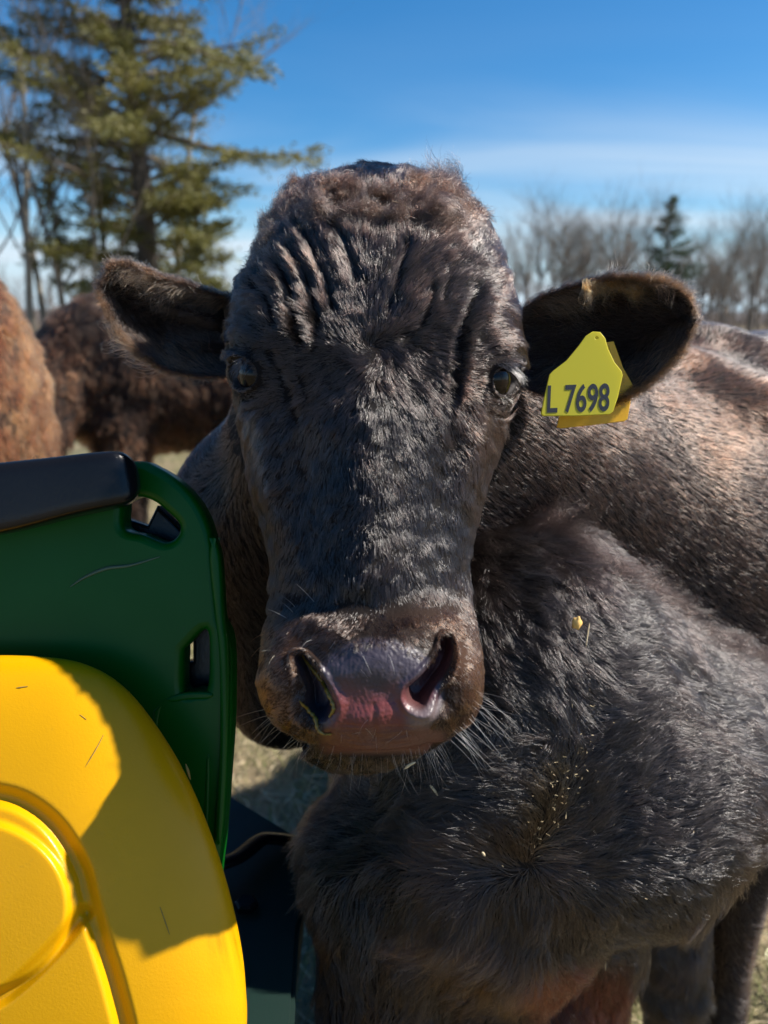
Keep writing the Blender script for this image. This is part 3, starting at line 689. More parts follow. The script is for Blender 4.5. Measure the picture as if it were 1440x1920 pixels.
disp = np.zeros_like(px)
def groove(path, w, depth, t0=.15, t1=.85, sharp=1.0):
    global disp
    d, t = seg_dist(px, py, dense(path, 6)); env = sstep(0, t0, t) * sstep(1, t1, t)
    disp = disp - depth * env * np.exp(-(d / w) ** 2 * sharp) * front
# forehead folds
for path, w, dp in (
    ([(505, 478), (535, 520), (550, 575), (560, 618), (570, 665)], 9, .0095),
    ([(530, 455), (565, 500), (583, 545), (596, 595), (600, 655)], 8, .0085),
    ([(545, 405), (575, 445), (600, 500), (618, 545), (628, 600)], 9, .0080),
    ([(615, 410), (645, 445), (662, 490), (676, 540)], 10, .0070),
    ([(768, 440), (752, 490), (742, 540), (722, 600)], 12, .0065),
    ([(815, 520), (800, 575), (775, 620), (740, 645)], 12, .0055),
    ([(905, 520), (880, 570), (862, 620), (856, 690), (845, 770)], 12, .0085),
    ([(860, 470), (838, 520), (828, 580)], 10, .0035),
    ([(462, 530), (492, 545), (512, 580), (520, 625)], 9, .0065),
    ([(470, 500), (500, 520), (525, 560), (532, 610)], 7, .0050),
    ([(498, 640), (520, 690), (540, 740), (556, 800)], 13, .0065),
    ([(560, 690), (575, 730), (580, 790)], 12, .0025)):
    groove(path, w * .9, dp * .60)
# folds' rounded backs between the grooves
for path, w, dp in (
    ([(520, 455), (548, 500), (566, 560), (577, 630), (585, 670)], 8, -.0045),
    ([(540, 425), (575, 470), (600, 530), (612, 600)], 8, -.0045),
    ([(575, 400), (610, 440), (635, 500), (650, 560)], 10, -.0035),
    ([(485, 495), (515, 540), (535, 590), (548, 650)], 8, -.0045),
    ([(880, 600), (876, 650), (868, 710), (855, 770)], 11, -.0035)):
    groove(path, w, dp * .6)
# hollow behind the forelock, bald dome above it
groove([(600, 372), (650, 368), (700, 372), (760, 376), (820, 366)], 15, .016, .2, .8)
groove([(520, 392), (570, 376), (620, 384)], 12, -.002)
groove([(770, 398), (830, 392), (880, 410)], 14, -.002)
disp += front * (.008 * gau(px, py, 456, 669, 28, 11, 12) + .008 * gau(px, py, 948, 681, 26, 11, -12) + .005 * gau(px, py, 455, 630, 34, 26, 20) + .005 * gau(px, py, 952, 655, 26, 26) + .005 * gau(px, py, 905, 600, 45, 50)
                 + .004 * gau(px, py, 520, 600, 60, 70)
                 - .006 * gau(px, py, 845, 880, 40, 110, 12) + .004 * gau(px, py, 885, 830, 22, 90, 14)
                 - .005 * gau(px, py, 560, 900, 40, 130, -8) + .005 * gau(px, py, 505, 880, 26, 110, -8)
                 + .005 * gau(px, py, 700, 720, 60, 60) - .004 * gau(px, py, 700, 650, 30, 26)
                 - .004 * gau(px, py, 860, 1095, 30, 40) - .004 * gau(px, py, 560, 1120, 40, 40))
disp += front * .010 * np.exp(-np.abs((px - 688 + (py - 900) * .02) / 70) ** 1.6) * sstep(700, 800, py) * sstep(1150, 1080, py)
# muzzle
disp += front * (.010 * gau(px, py, 700, 1225, 95, 48) + .006 * gau(px, py, 790, 1170, 60, 34) + .004 * gau(px, py, 610, 1175, 50, 34)
                 + .007 * gau(px, py, 525, 1290, 34, 80, 0) + .009 * gau(px, py, 868, 1275, 30, 75, 0)
                 + .005 * gau(px, py, 700, 1345, 90, 36))
def hole(path, w0, w1, depth, rim):
    global disp, NOSE_IN, fdisp
    d, t = seg_dist(px, py, dense(path, 6)); w = w0 + (w1 - w0) * t; q = d / w
    fdisp = fdisp + depth * sstep(1.0, .45, q) * front; disp = disp + rim * np.exp(-((q - 1.35) / .3) ** 2) * front
    NOSE_IN = np.maximum(NOSE_IN, sstep(1.15, .75, q) * front)
NOSE_IN = np.zeros_like(px); fdisp = np.zeros_like(px)
hole([(569, 1240), (583, 1268), (592, 1295), (598, 1322)], 13, 31, .022, .0028)
hole([(829, 1205), (828, 1232), (812, 1266), (780, 1302)], 11, 22, .024, .0028)
disp += front * (.007 * gau(px, py, 792, 1335, 34, 20, -10) - .005 * gau(px, py, 828, 1290, 18, 26) - .006 * gau(px, py, 572, 1300, 13, 36, -15))
groove([(512, 1372), (560, 1398), (620, 1410), (720, 1418), (800, 1408), (850, 1392), (892, 1345)], 7, .008, .1, .9)
groove([(700, 1390), (702, 1350), (700, 1310)], 5, .0012)
for k_ in range(9):                                   # fine creases across the upper lip
    yq = 1352 + 6 * k_; groove([(625 + 9 * k_ % 31, yq + 6 * math.sin(k_)), (700, yq + 4), (790 - 13 * k_ % 37, yq + 5 * math.cos(k_ * 2))], 2.6, .0007)
# eyes
EYES = {'l': dict(c=(460, 700), ru=24, rv=28, rot=-12), 'r': dict(c=(945, 712), ru=22, rv=28, rot=12)}
EYE_M = np.zeros_like(px)
for k_, e in EYES.items():
    q = ell(px, py, *e['c'], e['ru'], e['rv'], e['rot'])
    i = np.argmin(np.where(front > .5, np.hypot(px - e['c'][0], py - e['c'][1]), 1e9)); i = np.unravel_index(i, px.shape)
    e['p'] = HG[i].copy(); e['n'] = HN[i].copy()
    disp += front * (-.012 * sstep(1.0, .72, q) + .0030 * np.exp(-((q - 1.15) / .16) ** 2))
    EYE_M = np.maximum(EYE_M, sstep(1.06, .94, q) * front)
for x0, y0, s_ in ((470, 745, -1), (474, 762, -1), (935, 757, 1), (930, 775, 1), (938, 790, 1)):
    groove([(x0 - 18, y0 - 4 * s_), (x0, y0 + 4), (x0 + 18, y0 + 5 * s_)], 3.2, .0016)
wv1, wv2, wv3 = Waves(14, 12, 1), Waves(45, 14, 2), Waves(260, 20, 3)
disp += .0008 * wv1(HG) + .0005 * wv2(HG)
nose = sstep(1.0, .86, np.maximum(ell(px, py, 708, 1308, 128, 108), 0)) * front
nose = np.maximum(nose, NOSE_IN * .9)
disp += nose * .00016 * wv3(HG)
HG = HG + HN * disp[..., None] + FW * fdisp[..., None]
HN = grid_normals(HG, True); HN = -HN if HFLIP else HN
px, py, dd_ = proj(HG)

# colours of skin and coat
def mixc(a, b, t): return a * (1 - t[..., None]) + np.asarray(b) * t[..., None]
nz = wv2(HG) * .5 + wv1(HG) * .5
skin = np.ones((*px.shape, 3)) * np.array([.012, .0095, .009])
nplate = sstep(1.0, .88, ell(px, py, 708, 1300, 132, 112)) * front
dark_nose = np.array([.050, .040, .054]); pink = np.array([.17, .038, .034])
pk = sstep(1268, 1325, py + 12 * nz + .09 * np.abs(px - 690)) * sstep(840, 770, px) * sstep(600, 640, px)
pc = mixc(np.ones((*px.shape, 3)) * dark_nose, pink, pk)
pc = mixc(pc, (.16, .13, .13), sstep(1305, 1325, py) * sstep(750, 775, px) * .8)  # grey patch below the right nostril: its sunlit look put into the colour
skin = skin * (1 - nplate[..., None]) + pc * nplate[..., None]
nplate_m = np.clip(.5 + .8 * wv2(HG * 2.3), 0, 1) * nplate * .22; skin = mixc(skin, (.035, .022, .026), nplate_m)
lip = front * sstep(1355, 1375, py) * sstep(1425, 1405, py) * sstep(570, 620, px) * sstep(860, 820, px)
skin = mixc(skin, (.12, .040, .030), lip)
skin = mixc(skin, (.060, .045, .058), NOSE_IN * sstep(640, 600, px)); skin = mixc(skin, (.09, .035, .035), NOSE_IN * sstep(700, 760, px))
skin = mixc(skin, (.030, .021, .020), np.clip(EYE_M * 1.2, 0, 1) * .6)
wet = np.clip(nplate + lip + NOSE_IN + EYE_M * .35, 0, 1)
coat = np.ones((*px.shape, 3)) * np.array([.012, .009, .0085])
brown = np.array([.13, .058, .028])
cheek = front * (gau(px, py, 505, 1275, 62, 110) * .95 * sstep(1420, 1370, py) + gau(px, py, 880, 1275, 52, 105) * .85 + gau(px, py, 800, 1165, 90, 40) * .30
                 + gau(px, py, 590, 1190, 70, 36) * .2)
coat = mixc(coat, brown, np.clip(cheek, 0, 1))
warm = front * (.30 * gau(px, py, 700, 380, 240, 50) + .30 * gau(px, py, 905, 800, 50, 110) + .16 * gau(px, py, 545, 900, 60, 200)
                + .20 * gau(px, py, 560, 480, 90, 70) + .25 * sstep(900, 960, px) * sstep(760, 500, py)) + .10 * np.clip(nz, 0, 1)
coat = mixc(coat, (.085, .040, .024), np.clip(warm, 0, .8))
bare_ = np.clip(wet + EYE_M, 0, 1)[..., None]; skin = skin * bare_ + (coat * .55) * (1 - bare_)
bare = np.clip(np.maximum(sstep(.985, .86, ell(px, py, 708, 1308, 128, 108)) * front + lip * .9, np.maximum(NOSE_IN, EYE_M)), 0, 1)

HV = HG.reshape(-1, 3); HNn = HN.reshape(-1, 3)
HF = grid_faces(NR, NTF + NTB, True, flip=not HFLIP)
orient = orient_
HF = orient(HV, HF, HNn)
h_skin, h_wet, h_bare, h_coat = skin.reshape(-1, 3), wet.ravel(), bare.ravel(), coat.reshape(-1, 3)
h_px, h_py = px.ravel(), py.ravel(); h_front = front.ravel()

# ---- ears
def ear(stations, cup, thick, extra=None, nu=64, nvv=44):
    s = np.array([[*a, *b, d, u] for u, a, b, d in stations], float)
    u = np.linspace(0, 1, nu) ** 0.8; u = u / u[-1]
    tx, ty, bx, by, dc = (stab(u, s[:, 5], s[:, i]) for i in range(5))
    v = 0.5 - 0.5 * np.cos(np.pi * np.linspace(0, 1, nvv))
    w = (2 * v - 1)
    wid = np.hypot(tx - bx, ty - by)[:, None] / wid_ref(tx, ty, bx, by)
    pxg = tx[:, None] + (bx - tx)[:, None] * v; pyg = ty[:, None] + (by - ty)[:, None] * v
    d = dc[:, None] + cup * wid * (1 - w ** 2)[None] 
    if extra is not None: d = d + extra(u[:, None], v[None])
    fr = P(pxg, pyg, d); bk = P(pxg, pyg, d + thick * np.sqrt(np.clip(1 - w ** 2, 0, 1))[None] + .0006)
    G = np.concatenate([fr, bk[:, ::-1][:, 1:-1]], 1)
    N = grid_normals(G, True); c = G.mean(1, keepdims=True)
    return G, N, nvv
def wid_ref(tx, ty, bx, by): return np.hypot(tx - bx, ty - by).max()
EAR_R = [(0, (950, 600), (960, 715), .740), (.18, (1015, 556), (1020, 742), .730), (.4, (1095, 530), (1105, 768), .715), (.6, (1165, 519), (1180, 742), .70),
         (.8, (1240, 527), (1245, 694), .69), (.93, (1288, 553), (1283, 652), .685), (1, (1307, 588), (1306, 600), .685)]
EAR_L = [(0, (470, 560), (465, 700), .745), (.18, (405, 549), (395, 706), .735), (.4, (335, 527), (325, 697), .725), (.6, (285, 514), (270, 668), .715),
         (.8, (235, 497), (225, 620), .71), (.93, (203, 505), (198, 572), .705), (1, (186, 535), (187, 547), .705)]
def fold_r(u, v):
    return -.012 * sstep(.14, 0, v) * sstep(.1, .5, u) + .004 * np.sin(v * 9 + u * 4) * (v > .12) - .006 * np.exp(-((v - .42) / .09) ** 2) * sstep(.7, .2, u)
def fold_l(u, v):
    return (-.016 * np.exp(-((v - .30) / .07) ** 2) * sstep(.05, .2, u) * sstep(.62, .45, u) + .006 * np.exp(-((v - .17) / .07) ** 2) * sstep(.65, .4, u)
            - .010 * np.exp(-((v - .62) / .10) ** 2) * sstep(.5, .2, u))
ears = []
for stn, cup, ex_ in ((EAR_R, .045, fold_r), (EAR_L, .040, fold_l)):
    G, N, nvv = ear(stn, cup, .006, ex_)
    V = G.reshape(-1, 3); NN = N.reshape(-1, 3)
    fcs = grid_faces(G.shape[0], G.shape[1], True)
    # the inner face of the shell must look at the camera side
    test = (NN.reshape(G.shape)[:, :nvv] @ FW).mean()
    if test > 0: NN = -NN
    fcs = orient(V, fcs, NN); ears.append((V, fcs, NN, G, nvv))

def mat_skin():
    k = NM('cow_skin'); c = k.attr('col').outputs['Color']; w = k.attr('wet').outputs['Fac']
    n1 = k.noise(420, 3); n2 = k.noise(60, 4)
    col = k.mix(k.range(n2.outputs[0], .3, .7, 0, .5), c, k.mix(1.0, c, (.55, .5, .5), 'MULTIPLY'))
    vo = k.n('ShaderNodeTexVoronoi'); vo.inputs['Scale'].default_value = 420; k.l(k.n('ShaderNodeTexCoord').outputs['Object'], vo.inputs['Vector'])
    b0 = k.bump(vo.outputs['Distance'], .5, .0004); b0.node.invert = True; b = k.bump(n1.outputs[0], .3, .0008, b0); k.l(b, k.b.inputs['Normal'])
    rr = k.range(w, 0, 1, .75, .42)
    k.set(Base_Color=col, Roughness=rr)
    k.b.inputs['Subsurface Weight'].default_value = 0.0
    k.l(k.range(w, 0, 1, .15, .5), k.b.inputs['Specular IOR Level'])
    return k.m
M_SKIN = mat_skin()
# ================================================================== animals
def rotz(a): c, s = math.cos(a), math.sin(a); return np.array([[c, -s, 0], [s, c, 0], [0, 0, 1.0]])
def leg(prims, top, knee, hock, foot, r0, r1, r2, k=.04):
    prims += [('c', top, knee, r0, r1, k), ('c', knee, hock, r1, r2, .02), ('c', hock, foot, r2 * .92, r2 * 1.05, .015)]
    f = np.array(foot); prims += [('c', f + [0, 0, .005], f + [0, 0, -.035], r2 * 1.25, r2 * 1.5, .01)]

def join_arrays(parts):
    """parts: (verts, quads, skin colour, wet)"""
    V, Fq, C, Wt, off = [], [], [], [], 0
    for v, f, c, w in parts:
        V.append(v); Fq.append(f + off); C.append(np.broadcast_to(c, (len(v), 3))); Wt.append(np.broadcast_to(w, (len(v),))); off += len(v)
    return np.concatenate(V), np.concatenate(Fq), np.concatenate(C), np.concatenate(Wt)
def body_mesh(name, parts, parent):
    V, Fq, C, Wt = join_arrays(parts); me = mesh_np(name, V, Fq); vcol(me, C); vfloat(me, Wt, 'wet'); me.materials.append(M_SKIN)
    return link(name, me, parent)

# ---------------------------------------------------------------- main cow
cow = empty('cow', [P(700, 900, .9)[0], P(700, 900, .9)[1], 0], 'black-brown cow facing the camera with a yellow numbered tag in its ear', 'cow', 'herd of dark shaggy cattle')
body_dir = np.array([math.cos(R(52)), math.sin(R(52)), 0]); side = np.array([-body_dir[1], body_dir[0], 0])
nk = P(700, 720, .84); thr = P(640, 1000, .90)
sh = np.array([.40, 1.12, .93]); 
pr = []
pr.append(('c', nk, nk + (sh - nk) * .75, .125, .19, .05))
pr.append(('c', P(690, 900, .84), [.18, 1.10, .83], .10, .17, .06))
pr.append(('c', P(620, 790, .88), P(505, 990, .97), .10, .10, .06)); pr.append(('c', P(505, 1000, .98), [.08, 1.12, .74], .10, .17, .06))
pr.append(('c', P(500, 960, .99), P(540, 1280, 1.06), .10, .085, .06))
rot = rotz(R(52))
def B(a, b, z): return sh * [1, 1, 0] + body_dir * a + side * b + np.array([0, 0, z])
pr.append(('e', B(.10, 0, .90), (.34, .27, .33), rot, .08))
pr.append(('e', B(.60, 0, .88), (.55, .31, .34), rot, .10))
pr.append(('e', B(1.10, 0, .92), (.30, .26, .31), rot, .08))
pr.append(('e', B(.06, -.13, .92), (.17, .13, .26), rot, .05))
pr.append(('e', B(.12, .12, .92), (.17, .13, .26), rot, .05))
leg(pr, B(.05, -.15, .70), B(.08, -.15, .42), B(.09, -.15, .16), B(.07, -.15, .05), .10, .055, .035)
leg(pr, B(.05, .15, .70), B(.03, .15, .42), B(.02, .15, .16), B(.00, .15, .05), .10, .055, .035)
leg(pr, B(1.15, -.16, .72), B(1.22, -.16, .46), B(1.32, -.16, .40), B(1.27, -.16, .05), .15, .07, .045)
leg(pr, B(1.15, .16, .72), B(1.22, .16, .46), B(1.32, .16, .40), B(1.27, .16, .05), .15, .07, .045)
pr.append(('c', B(1.36, 0, 1.08), B(1.42, 0, .5), .035, .02, .03))
def folds_main(g):
    q = (g - np.array(sh * [1, 1, 0], np.float32)) @ rot.astype(np.float32)
    s = q[..., 0]; w = np.exp(-((s - .16) / .26) ** 2)
    return (.012 * np.sin(s * 46 + q[..., 2] * 5 + 1.5 * np.sin(q[..., 2] * 7))) * w
mv, mf, mn = surface_nets(pr, [-.35, .70, -.02], [1.75, 2.65, 1.35], .0125, folds_main)
skin_dark = np.array([.012, .0095, .009])
parts = [(HV, HF, h_skin, h_wet), (mv, mf, skin_dark, 0.0)]
for (V, fcs, NN, G, nvv) in ears: parts.append((V, fcs, np.array([.014, .009, .009]), .0))
body_mesh('body', parts, cow)

# eyes
def uv_sphere(c, r, nu=28, nv=40, axis=None):
    a = np.linspace(0.001, np.pi - .001, nu)[:, None]; b = np.linspace(0, 2 * np.pi, nv, endpoint=False)[None]
    p = np.stack([np.sin(a) * np.cos(b), np.sin(a) * np.sin(b), np.cos(a) * np.ones_like(b)], -1) * r
    if axis is not None:
        q = Vector([float(x) for x in axis]).to_track_quat('Z', 'Y').to_matrix(); p = p @ np.array(q).T
    return (p + c).reshape(-1, 3), grid_faces(nu, nv, True)
def mat_eye():
    k = NM('eye'); o = k.n('ShaderNodeTexCoord').outputs['Object']
    k.set(Base_Color=(.006, .003, .002), Roughness=.03); k.b.inputs['IOR'].default_value = 1.34
    return k.m
M_EYE = mat_eye()
M_PLAIN = {}
def plain(name, col, rough=.6, **kw):
    if name not in M_PLAIN:
        k = NM(name); n = k.noise(kw.get('scale', 40), 4)
        c = k.mix(k.range(n.outputs[0], .35, .65), tuple(col), tuple(np.array(col) * kw.get('var', .75)))
        k.set(Base_Color=c, Roughness=rough); k.l(k.bump(n.outputs[0], .3, kw.get('bd', .001)), k.b.inputs['Normal']); M_PLAIN[name] = k.m
    return M_PLAIN[name]
for k_, e in EYES.items():
    c = e['p'] - e['n'] * .0180
    V, Fq = uv_sphere(c, .0210, axis=e['n']); Fq = orient(V, Fq, V - c)
    me = mesh_np('eye', V, Fq); me.materials.append(M_EYE); link('eye', me, cow)
    # wet lower rim of the lid
    a = np.linspace(math.pi * .05, math.pi * .95, 24); ee = e
    cx_, cy_ = e['c']; q_ = np.stack([np.cos(a) * e['ru'] * .78, np.sin(a) * e['rv'] * .80], 1)
    r_ = R(e['rot']); qx = cx_ + q_[:, 0] * math.cos(r_) - q_[:, 1] * math.sin(r_); qy = cy_ + q_[:, 0] * math.sin(r_) + q_[:, 1] * math.cos(r_)

def fur(name, V, Fq, N, n, flow, length, color, rad, parent, dens=None, seed=1, mat=None, **kw):
    pt, fi, w = sample_mesh(V, Fq, n, dens, seed)
    nn = interp_attr(N, Fq, fi, w); nn /= np.linalg.norm(nn, axis=1)[:, None] + 1e-9
    T = flow(pt, nn) if callable(flow) else np.broadcast_to(flow, pt.shape).copy()
    T = T - (T * nn).sum(1)[:, None] * nn; T /= np.linalg.norm(T, axis=1)[:, None] + 1e-9
    g = np.random.default_rng(seed + 99)
    L = (length(pt) if callable(length) else np.full(n, length)) * g.uniform(.55, 1.25, n)
    C = color(pt) if callable(color) else np.broadcast_to(color, pt.shape)
    C = strands(C, g, kw.pop('frac', .18))
    r = rad * g.uniform(.6, 1.3, n)
    pts = grow(pt + nn * kw.pop('off', -.0004), nn, T, L, seed=seed, **kw)
    return make_curves(name, pts, r, np.clip(C, 0, 1), mat or M_HAIR, parent)
def strands(C, g, frac=.18):
    # most hairs dark, some paler grey-brown: strand highlights put into the hair colour
    n = len(C); pale_ = g.random(n) < frac
    C = C * g.lognormal(0, .35, n)[:, None]; return np.where(pale_[:, None], C * 2.0 + np.array([.050, .042, .038]) * g.uniform(.4, 1.3, (n, 1)) * np.exp(-C.mean(1, keepdims=True) / .03), C)
def quad_c(arr, Fq): return arr[Fq].mean(1)

# ---- coat of the head
fx, fy = quad_c(h_px, HF), quad_c(h_py, HF); fb = quad_c(h_bare, HF); ff = quad_c(h_front, HF)
dens = (1 - sstep(.25, .7, fb)) * np.where((ff > .3) | (fy < 430), 1.0, .22) * np.where(fy > 1090, 1.5, 1.0) + 1e-9
inside = (HV[HF].mean(1) - nk); 
whx, why = 702., 655.
def flow2d(pt):
    x, y, _ = proj(pt); dx, dy = x - whx, y - why; r = np.hypot(dx, dy) + 1e-6; ux, uy = dx / r, dy / r
    sw = .75 * np.exp(-r / 60)                       # a twist at the whorl
    ux, uy = ux * np.cos(sw) - uy * np.sin(sw), ux * np.sin(sw) + uy * np.cos(sw)
    # down the bridge the hair runs down, on the cheeks down and out
    k = sstep(40, 260, y - why) * .75; ux = ux * (1 - k * .25); uy = uy + k * .55
    # forehead folds: hair sweeps up and outwards
    k2 = sstep(60, 250, why - y); ux = ux * (1 + .3 * k2)
    # muzzle: fans out from the centre
    k3 = sstep(1120, 1180, y); mxx = (x - 705) / 170.; myy = (y - 1210) / 150.
    ux = ux * (1 - k3) + k3 * mxx; uy = uy * (1 - k3) + k3 * (np.maximum(myy, -.2) * .6 + .75)
    wvv = np.stack([x / 100, y / 100, x * 0], 1); a = .26 * WA(wvv) + .18 * WB(wvv)
    return ux * np.cos(a) - uy * np.sin(a), ux * np.sin(a) + uy * np.cos(a)
WA, WB = Waves(.9, 10, 21), Waves(3.0, 10, 22)
def flow_head(pt, nn):
    ux, uy = flow2d(pt); return ux[:, None] * RT - uy[:, None] * UP
def len_head(pt):
    x, y, _ = proj(pt); L = np.interp(y, [330, 420, 560, 680, 800, 950, 1100, 1180, 1300, 1400], [.010, .011, .010, .010, .009, .0075, .007, .0045, .004, .005])
    L = L * (1 + .5 * np.clip(WB(np.stack([x / 70, y / 70, x * 0], 1)), -.6, 1))
    e = np.minimum(ell(x, y, *EYES['l']['c'], 60, 60), ell(x, y, *EYES['r']['c'], 60, 60)); return L * (.35 + .65 * sstep(.4, 1.3, e))
def col_head(pt, fi=None): return None
n_head = 260000
pt, fi, w = sample_mesh(HV, HF, n_head, dens, 5)
nn = interp_attr(HNn, HF, fi, w); nn /= np.linalg.norm(nn, axis=1)[:, None]
T = flow_head(pt, nn); T -= (T * nn).sum(1)[:, None] * nn; T /= np.linalg.norm(T, axis=1)[:, None] + 1e-9
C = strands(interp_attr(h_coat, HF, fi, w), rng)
L = len_head(pt) * rng.uniform(.5, 1.3, n_head)
lift = np.where(proj(pt)[1] < 560, .42, .30)
pts = grow(pt - nn * .0003, nn, T, L, lift=.12, clump=.62, clump_n=10, jitter=.15, seed=11, curl=.06, curl_f=40)
make_curves('face_hair', pts, rng.uniform(.00012, .00024, n_head), np.clip(C, 0, 1), M_HAIR, cow)

# curly poll hair, along the edge of the dome
def path_roots(path, n, spread, seed, V=HG, front_only=True):
    g = np.random.default_rng(seed); d = np.array(dense(path, 10)); s = g.random(n) * (len(d) - 1); i = s.astype(int); t = (s - i)[:, None]
    q = d[i] * (1 - t) + d[np.minimum(i + 1, len(d) - 1)] * t + g.normal(size=(n, 2)) * spread
    return q
kd_h = kdtree.KDTree(int((h_front > .3).sum()) // 3 + 1); sel = np.nonzero(h_front > .02)[0][::3]
kd_h = kdtree.KDTree(len(sel))
for j_, i_ in enumerate(sel): kd_h.insert((h_px[i_], h_py[i_], 0), int(i_))
kd_h.balance()
def on_head(q):
    idx = np.array([kd_h.find((a, b, 0))[1] for a, b in q]); return HV[idx], HNn[idx]
def tufts(name, path, n, spread, length, col, dirf, seed, rad=.00013, **kw):
    q = path_roots(path, n, spread, seed); r0, n0 = on_head(q); g = np.random.default_rng(seed + 3)
    r0 = r0 + (g.random((n, 3)) - .5) * .0015
    T = dirf(q); T = T[:, :1] * RT - T[:, 1:2] * UP + n0 * .25
    L = length * g.uniform(.5, 1.3, n)
    pts = grow(r0, n0, T, L, seed=seed, K=7, **kw)
    return pts, rad * g.uniform(.6, 1.2, n), np.clip(np.array(col) * g.lognormal(0, .3, n)[:, None], 0, 1)
allp = []
def radial_dir(cx, cy, up=.0):
    def f(q): v = q - [cx, cy]; v = v / np.linalg.norm(v, axis=1)[:, None]; v[:, 1] -= up; return v
    return f
P1 = tufts('a', [(520, 405), (545, 372), (580, 352), (640, 350)], 7000, 8, .012, (.050, .026, .018), radial_dir(640, 470), 31, lift=.40, clump=.85, clump_n=45, curl=.5, curl_f=35, jitter=.35)
P2 = tufts('b', [(770, 352), (820, 350), (860, 368), (892, 405)], 7000, 8, .012, (.045, .023, .015), radial_dir(760, 470), 32, lift=.40, clump=.85, clump_n=45, curl=.5, curl_f=35, jitter=.35)
P3 = tufts('c', [(600, 400), (660, 395), (720, 402), (790, 400), (850, 415)], 6000, 11, .014, (.035, .022, .017), radial_dir(700, 520), 33, lift=.40, clump=.85, clump_n=50, curl=.55, curl_f=30, jitter=.4)
P4 = tufts('d', [(470, 480), (490, 450), (510, 425)], 2600, 8, .009, (.045, .026, .018), radial_dir(640, 560), 34, lift=.6, clump=.7, clump_n=30, curl=.4, curl_f=35, jitter=.35)
P5 = tufts('e', [(812, 352), (822, 342), (830, 348)], 260, 2, .022, (.018, .010, .009), lambda q: np.tile([.25, -1.0], (len(q), 1)), 35, lift=.5, clump=.9, clump_n=120, curl=.35, curl_f=20, jitter=.2)
P6 = tufts('f', [(850, 366), (860, 366)], 300, 3, .024, (.018, .010, .009), lambda q: np.tile([.2, -1.0], (len(q), 1)), 36, lift=.5, clump=.9, clump_n=100, curl=.35, curl_f=20, jitter=.2)
P7 = tufts('g', [(524, 405), (530, 392)], 160, 2, .016, (.018, .010, .009), lambda q: np.tile([-.5, -1.0], (len(q), 1)), 37, lift=.5, clump=.9, clump_n=100, curl=.35, curl_f=20, jitter=.2)
allp = [P1, P2, P3, P4, P5, P6, P7]
make_curves('forelock', np.concatenate([p[0] for p in allp]), np.concatenate([p[1] for p in allp]), np.concatenate([p[2] for p in allp]), M_HAIR, cow)

# whiskers and stray pale hairs of the muzzle, lashes
def wisk(specs, seed, K=7):
    g = np.random.default_rng(seed); o, r, c = [], [], []
    for (path, n, spread, length, base, jit, rad, col, bend) in specs:
        q = path_roots(path, n, spread, int(g.integers(1e6))); r0, n0 = on_head(q)
        d = np.array([base(a) if callable(base) else base for a in q], float) + g.normal(size=(n, 2)) * jit
        T = d[:, :1] * RT - d[:, 1:2] * UP + n0 * .5; T /= np.linalg.norm(T, axis=1)[:, None]
        L = length * g.uniform(.4, 1.2, n); t = np.linspace(0, 1, K)[None, :, None]
        side_ = np.cross(T, n0) * g.normal(size=(n, 1)) * bend - np.array([0, 0, 1]) * bend * .5
        o.append(r0[:, None] + L[:, None, None] * (T[:, None] * t + side_[:, None] * t * t)); r.append(np.full(n, rad) * g.uniform(.7, 1.2, n))
        c.append(np.tile(col, (n, 1)) * g.uniform(.6, 1.2, (n, 1)))
    return np.concatenate(o), np.concatenate(r), np.clip(np.concatenate(c), 0, 1)
pale = (.75, .66, .55)
o_, r_, c_ = wisk([
    ([(840, 1390), (885, 1345), (900, 1300)], 32, 7, .034, (.8, .6), .28, .00016, pale, .25),
    ([(560, 1395), (650, 1412), (760, 1415), (830, 1400)], 60, 6, .026, lambda q: ((q[0] - 700) / 260, 1.0), .25, .00013, (.5, .36, .28), .25),
    ([(495, 1330), (520, 1380), (560, 1400)], 12, 8, .026, (-.8, .6), .3, .00013, (.6, .42, .25), .25),
    ([(575, 1195), (640, 1200), (700, 1225), (740, 1225)], 16, 12, .016, (.15, .9), .5, .00018, pale, .5),
    ([(640, 1370), (780, 1375)], 8, 10, .012, (.2, .8), .5, .00016, pale, .4),
    ([(540, 1150), (580, 1130)], 4, 8, .022, (-.5, -.6), .3, .00016, pale, .3),
    ([(500, 1200), (540, 1250)], 10, 8, .012, (-.4, .6), .4, .00013, (.6, .35, .18), .5)], 77)
make_curves('whisker', o_, r_, c_, M_HAIR, cow)
o_, r_, c_ = wisk([
    ([(934, 686), (952, 682), (968, 692)], 110, 2, .015, (.75, .45), .16, .00016, (.06, .055, .055), .15),
    ([(440, 684), (455, 673), (474, 682)], 110, 2, .013, (-.35, .35), .25, .00016, (.03, .025, .025), .12),
    ([(940, 745), (960, 748)], 20, 2, .008, (.3, .8), .3, .00012, (.3, .25, .2), .2)], 78)
make_curves('eyelash', o_, r_, c_, M_HAIR, cow)

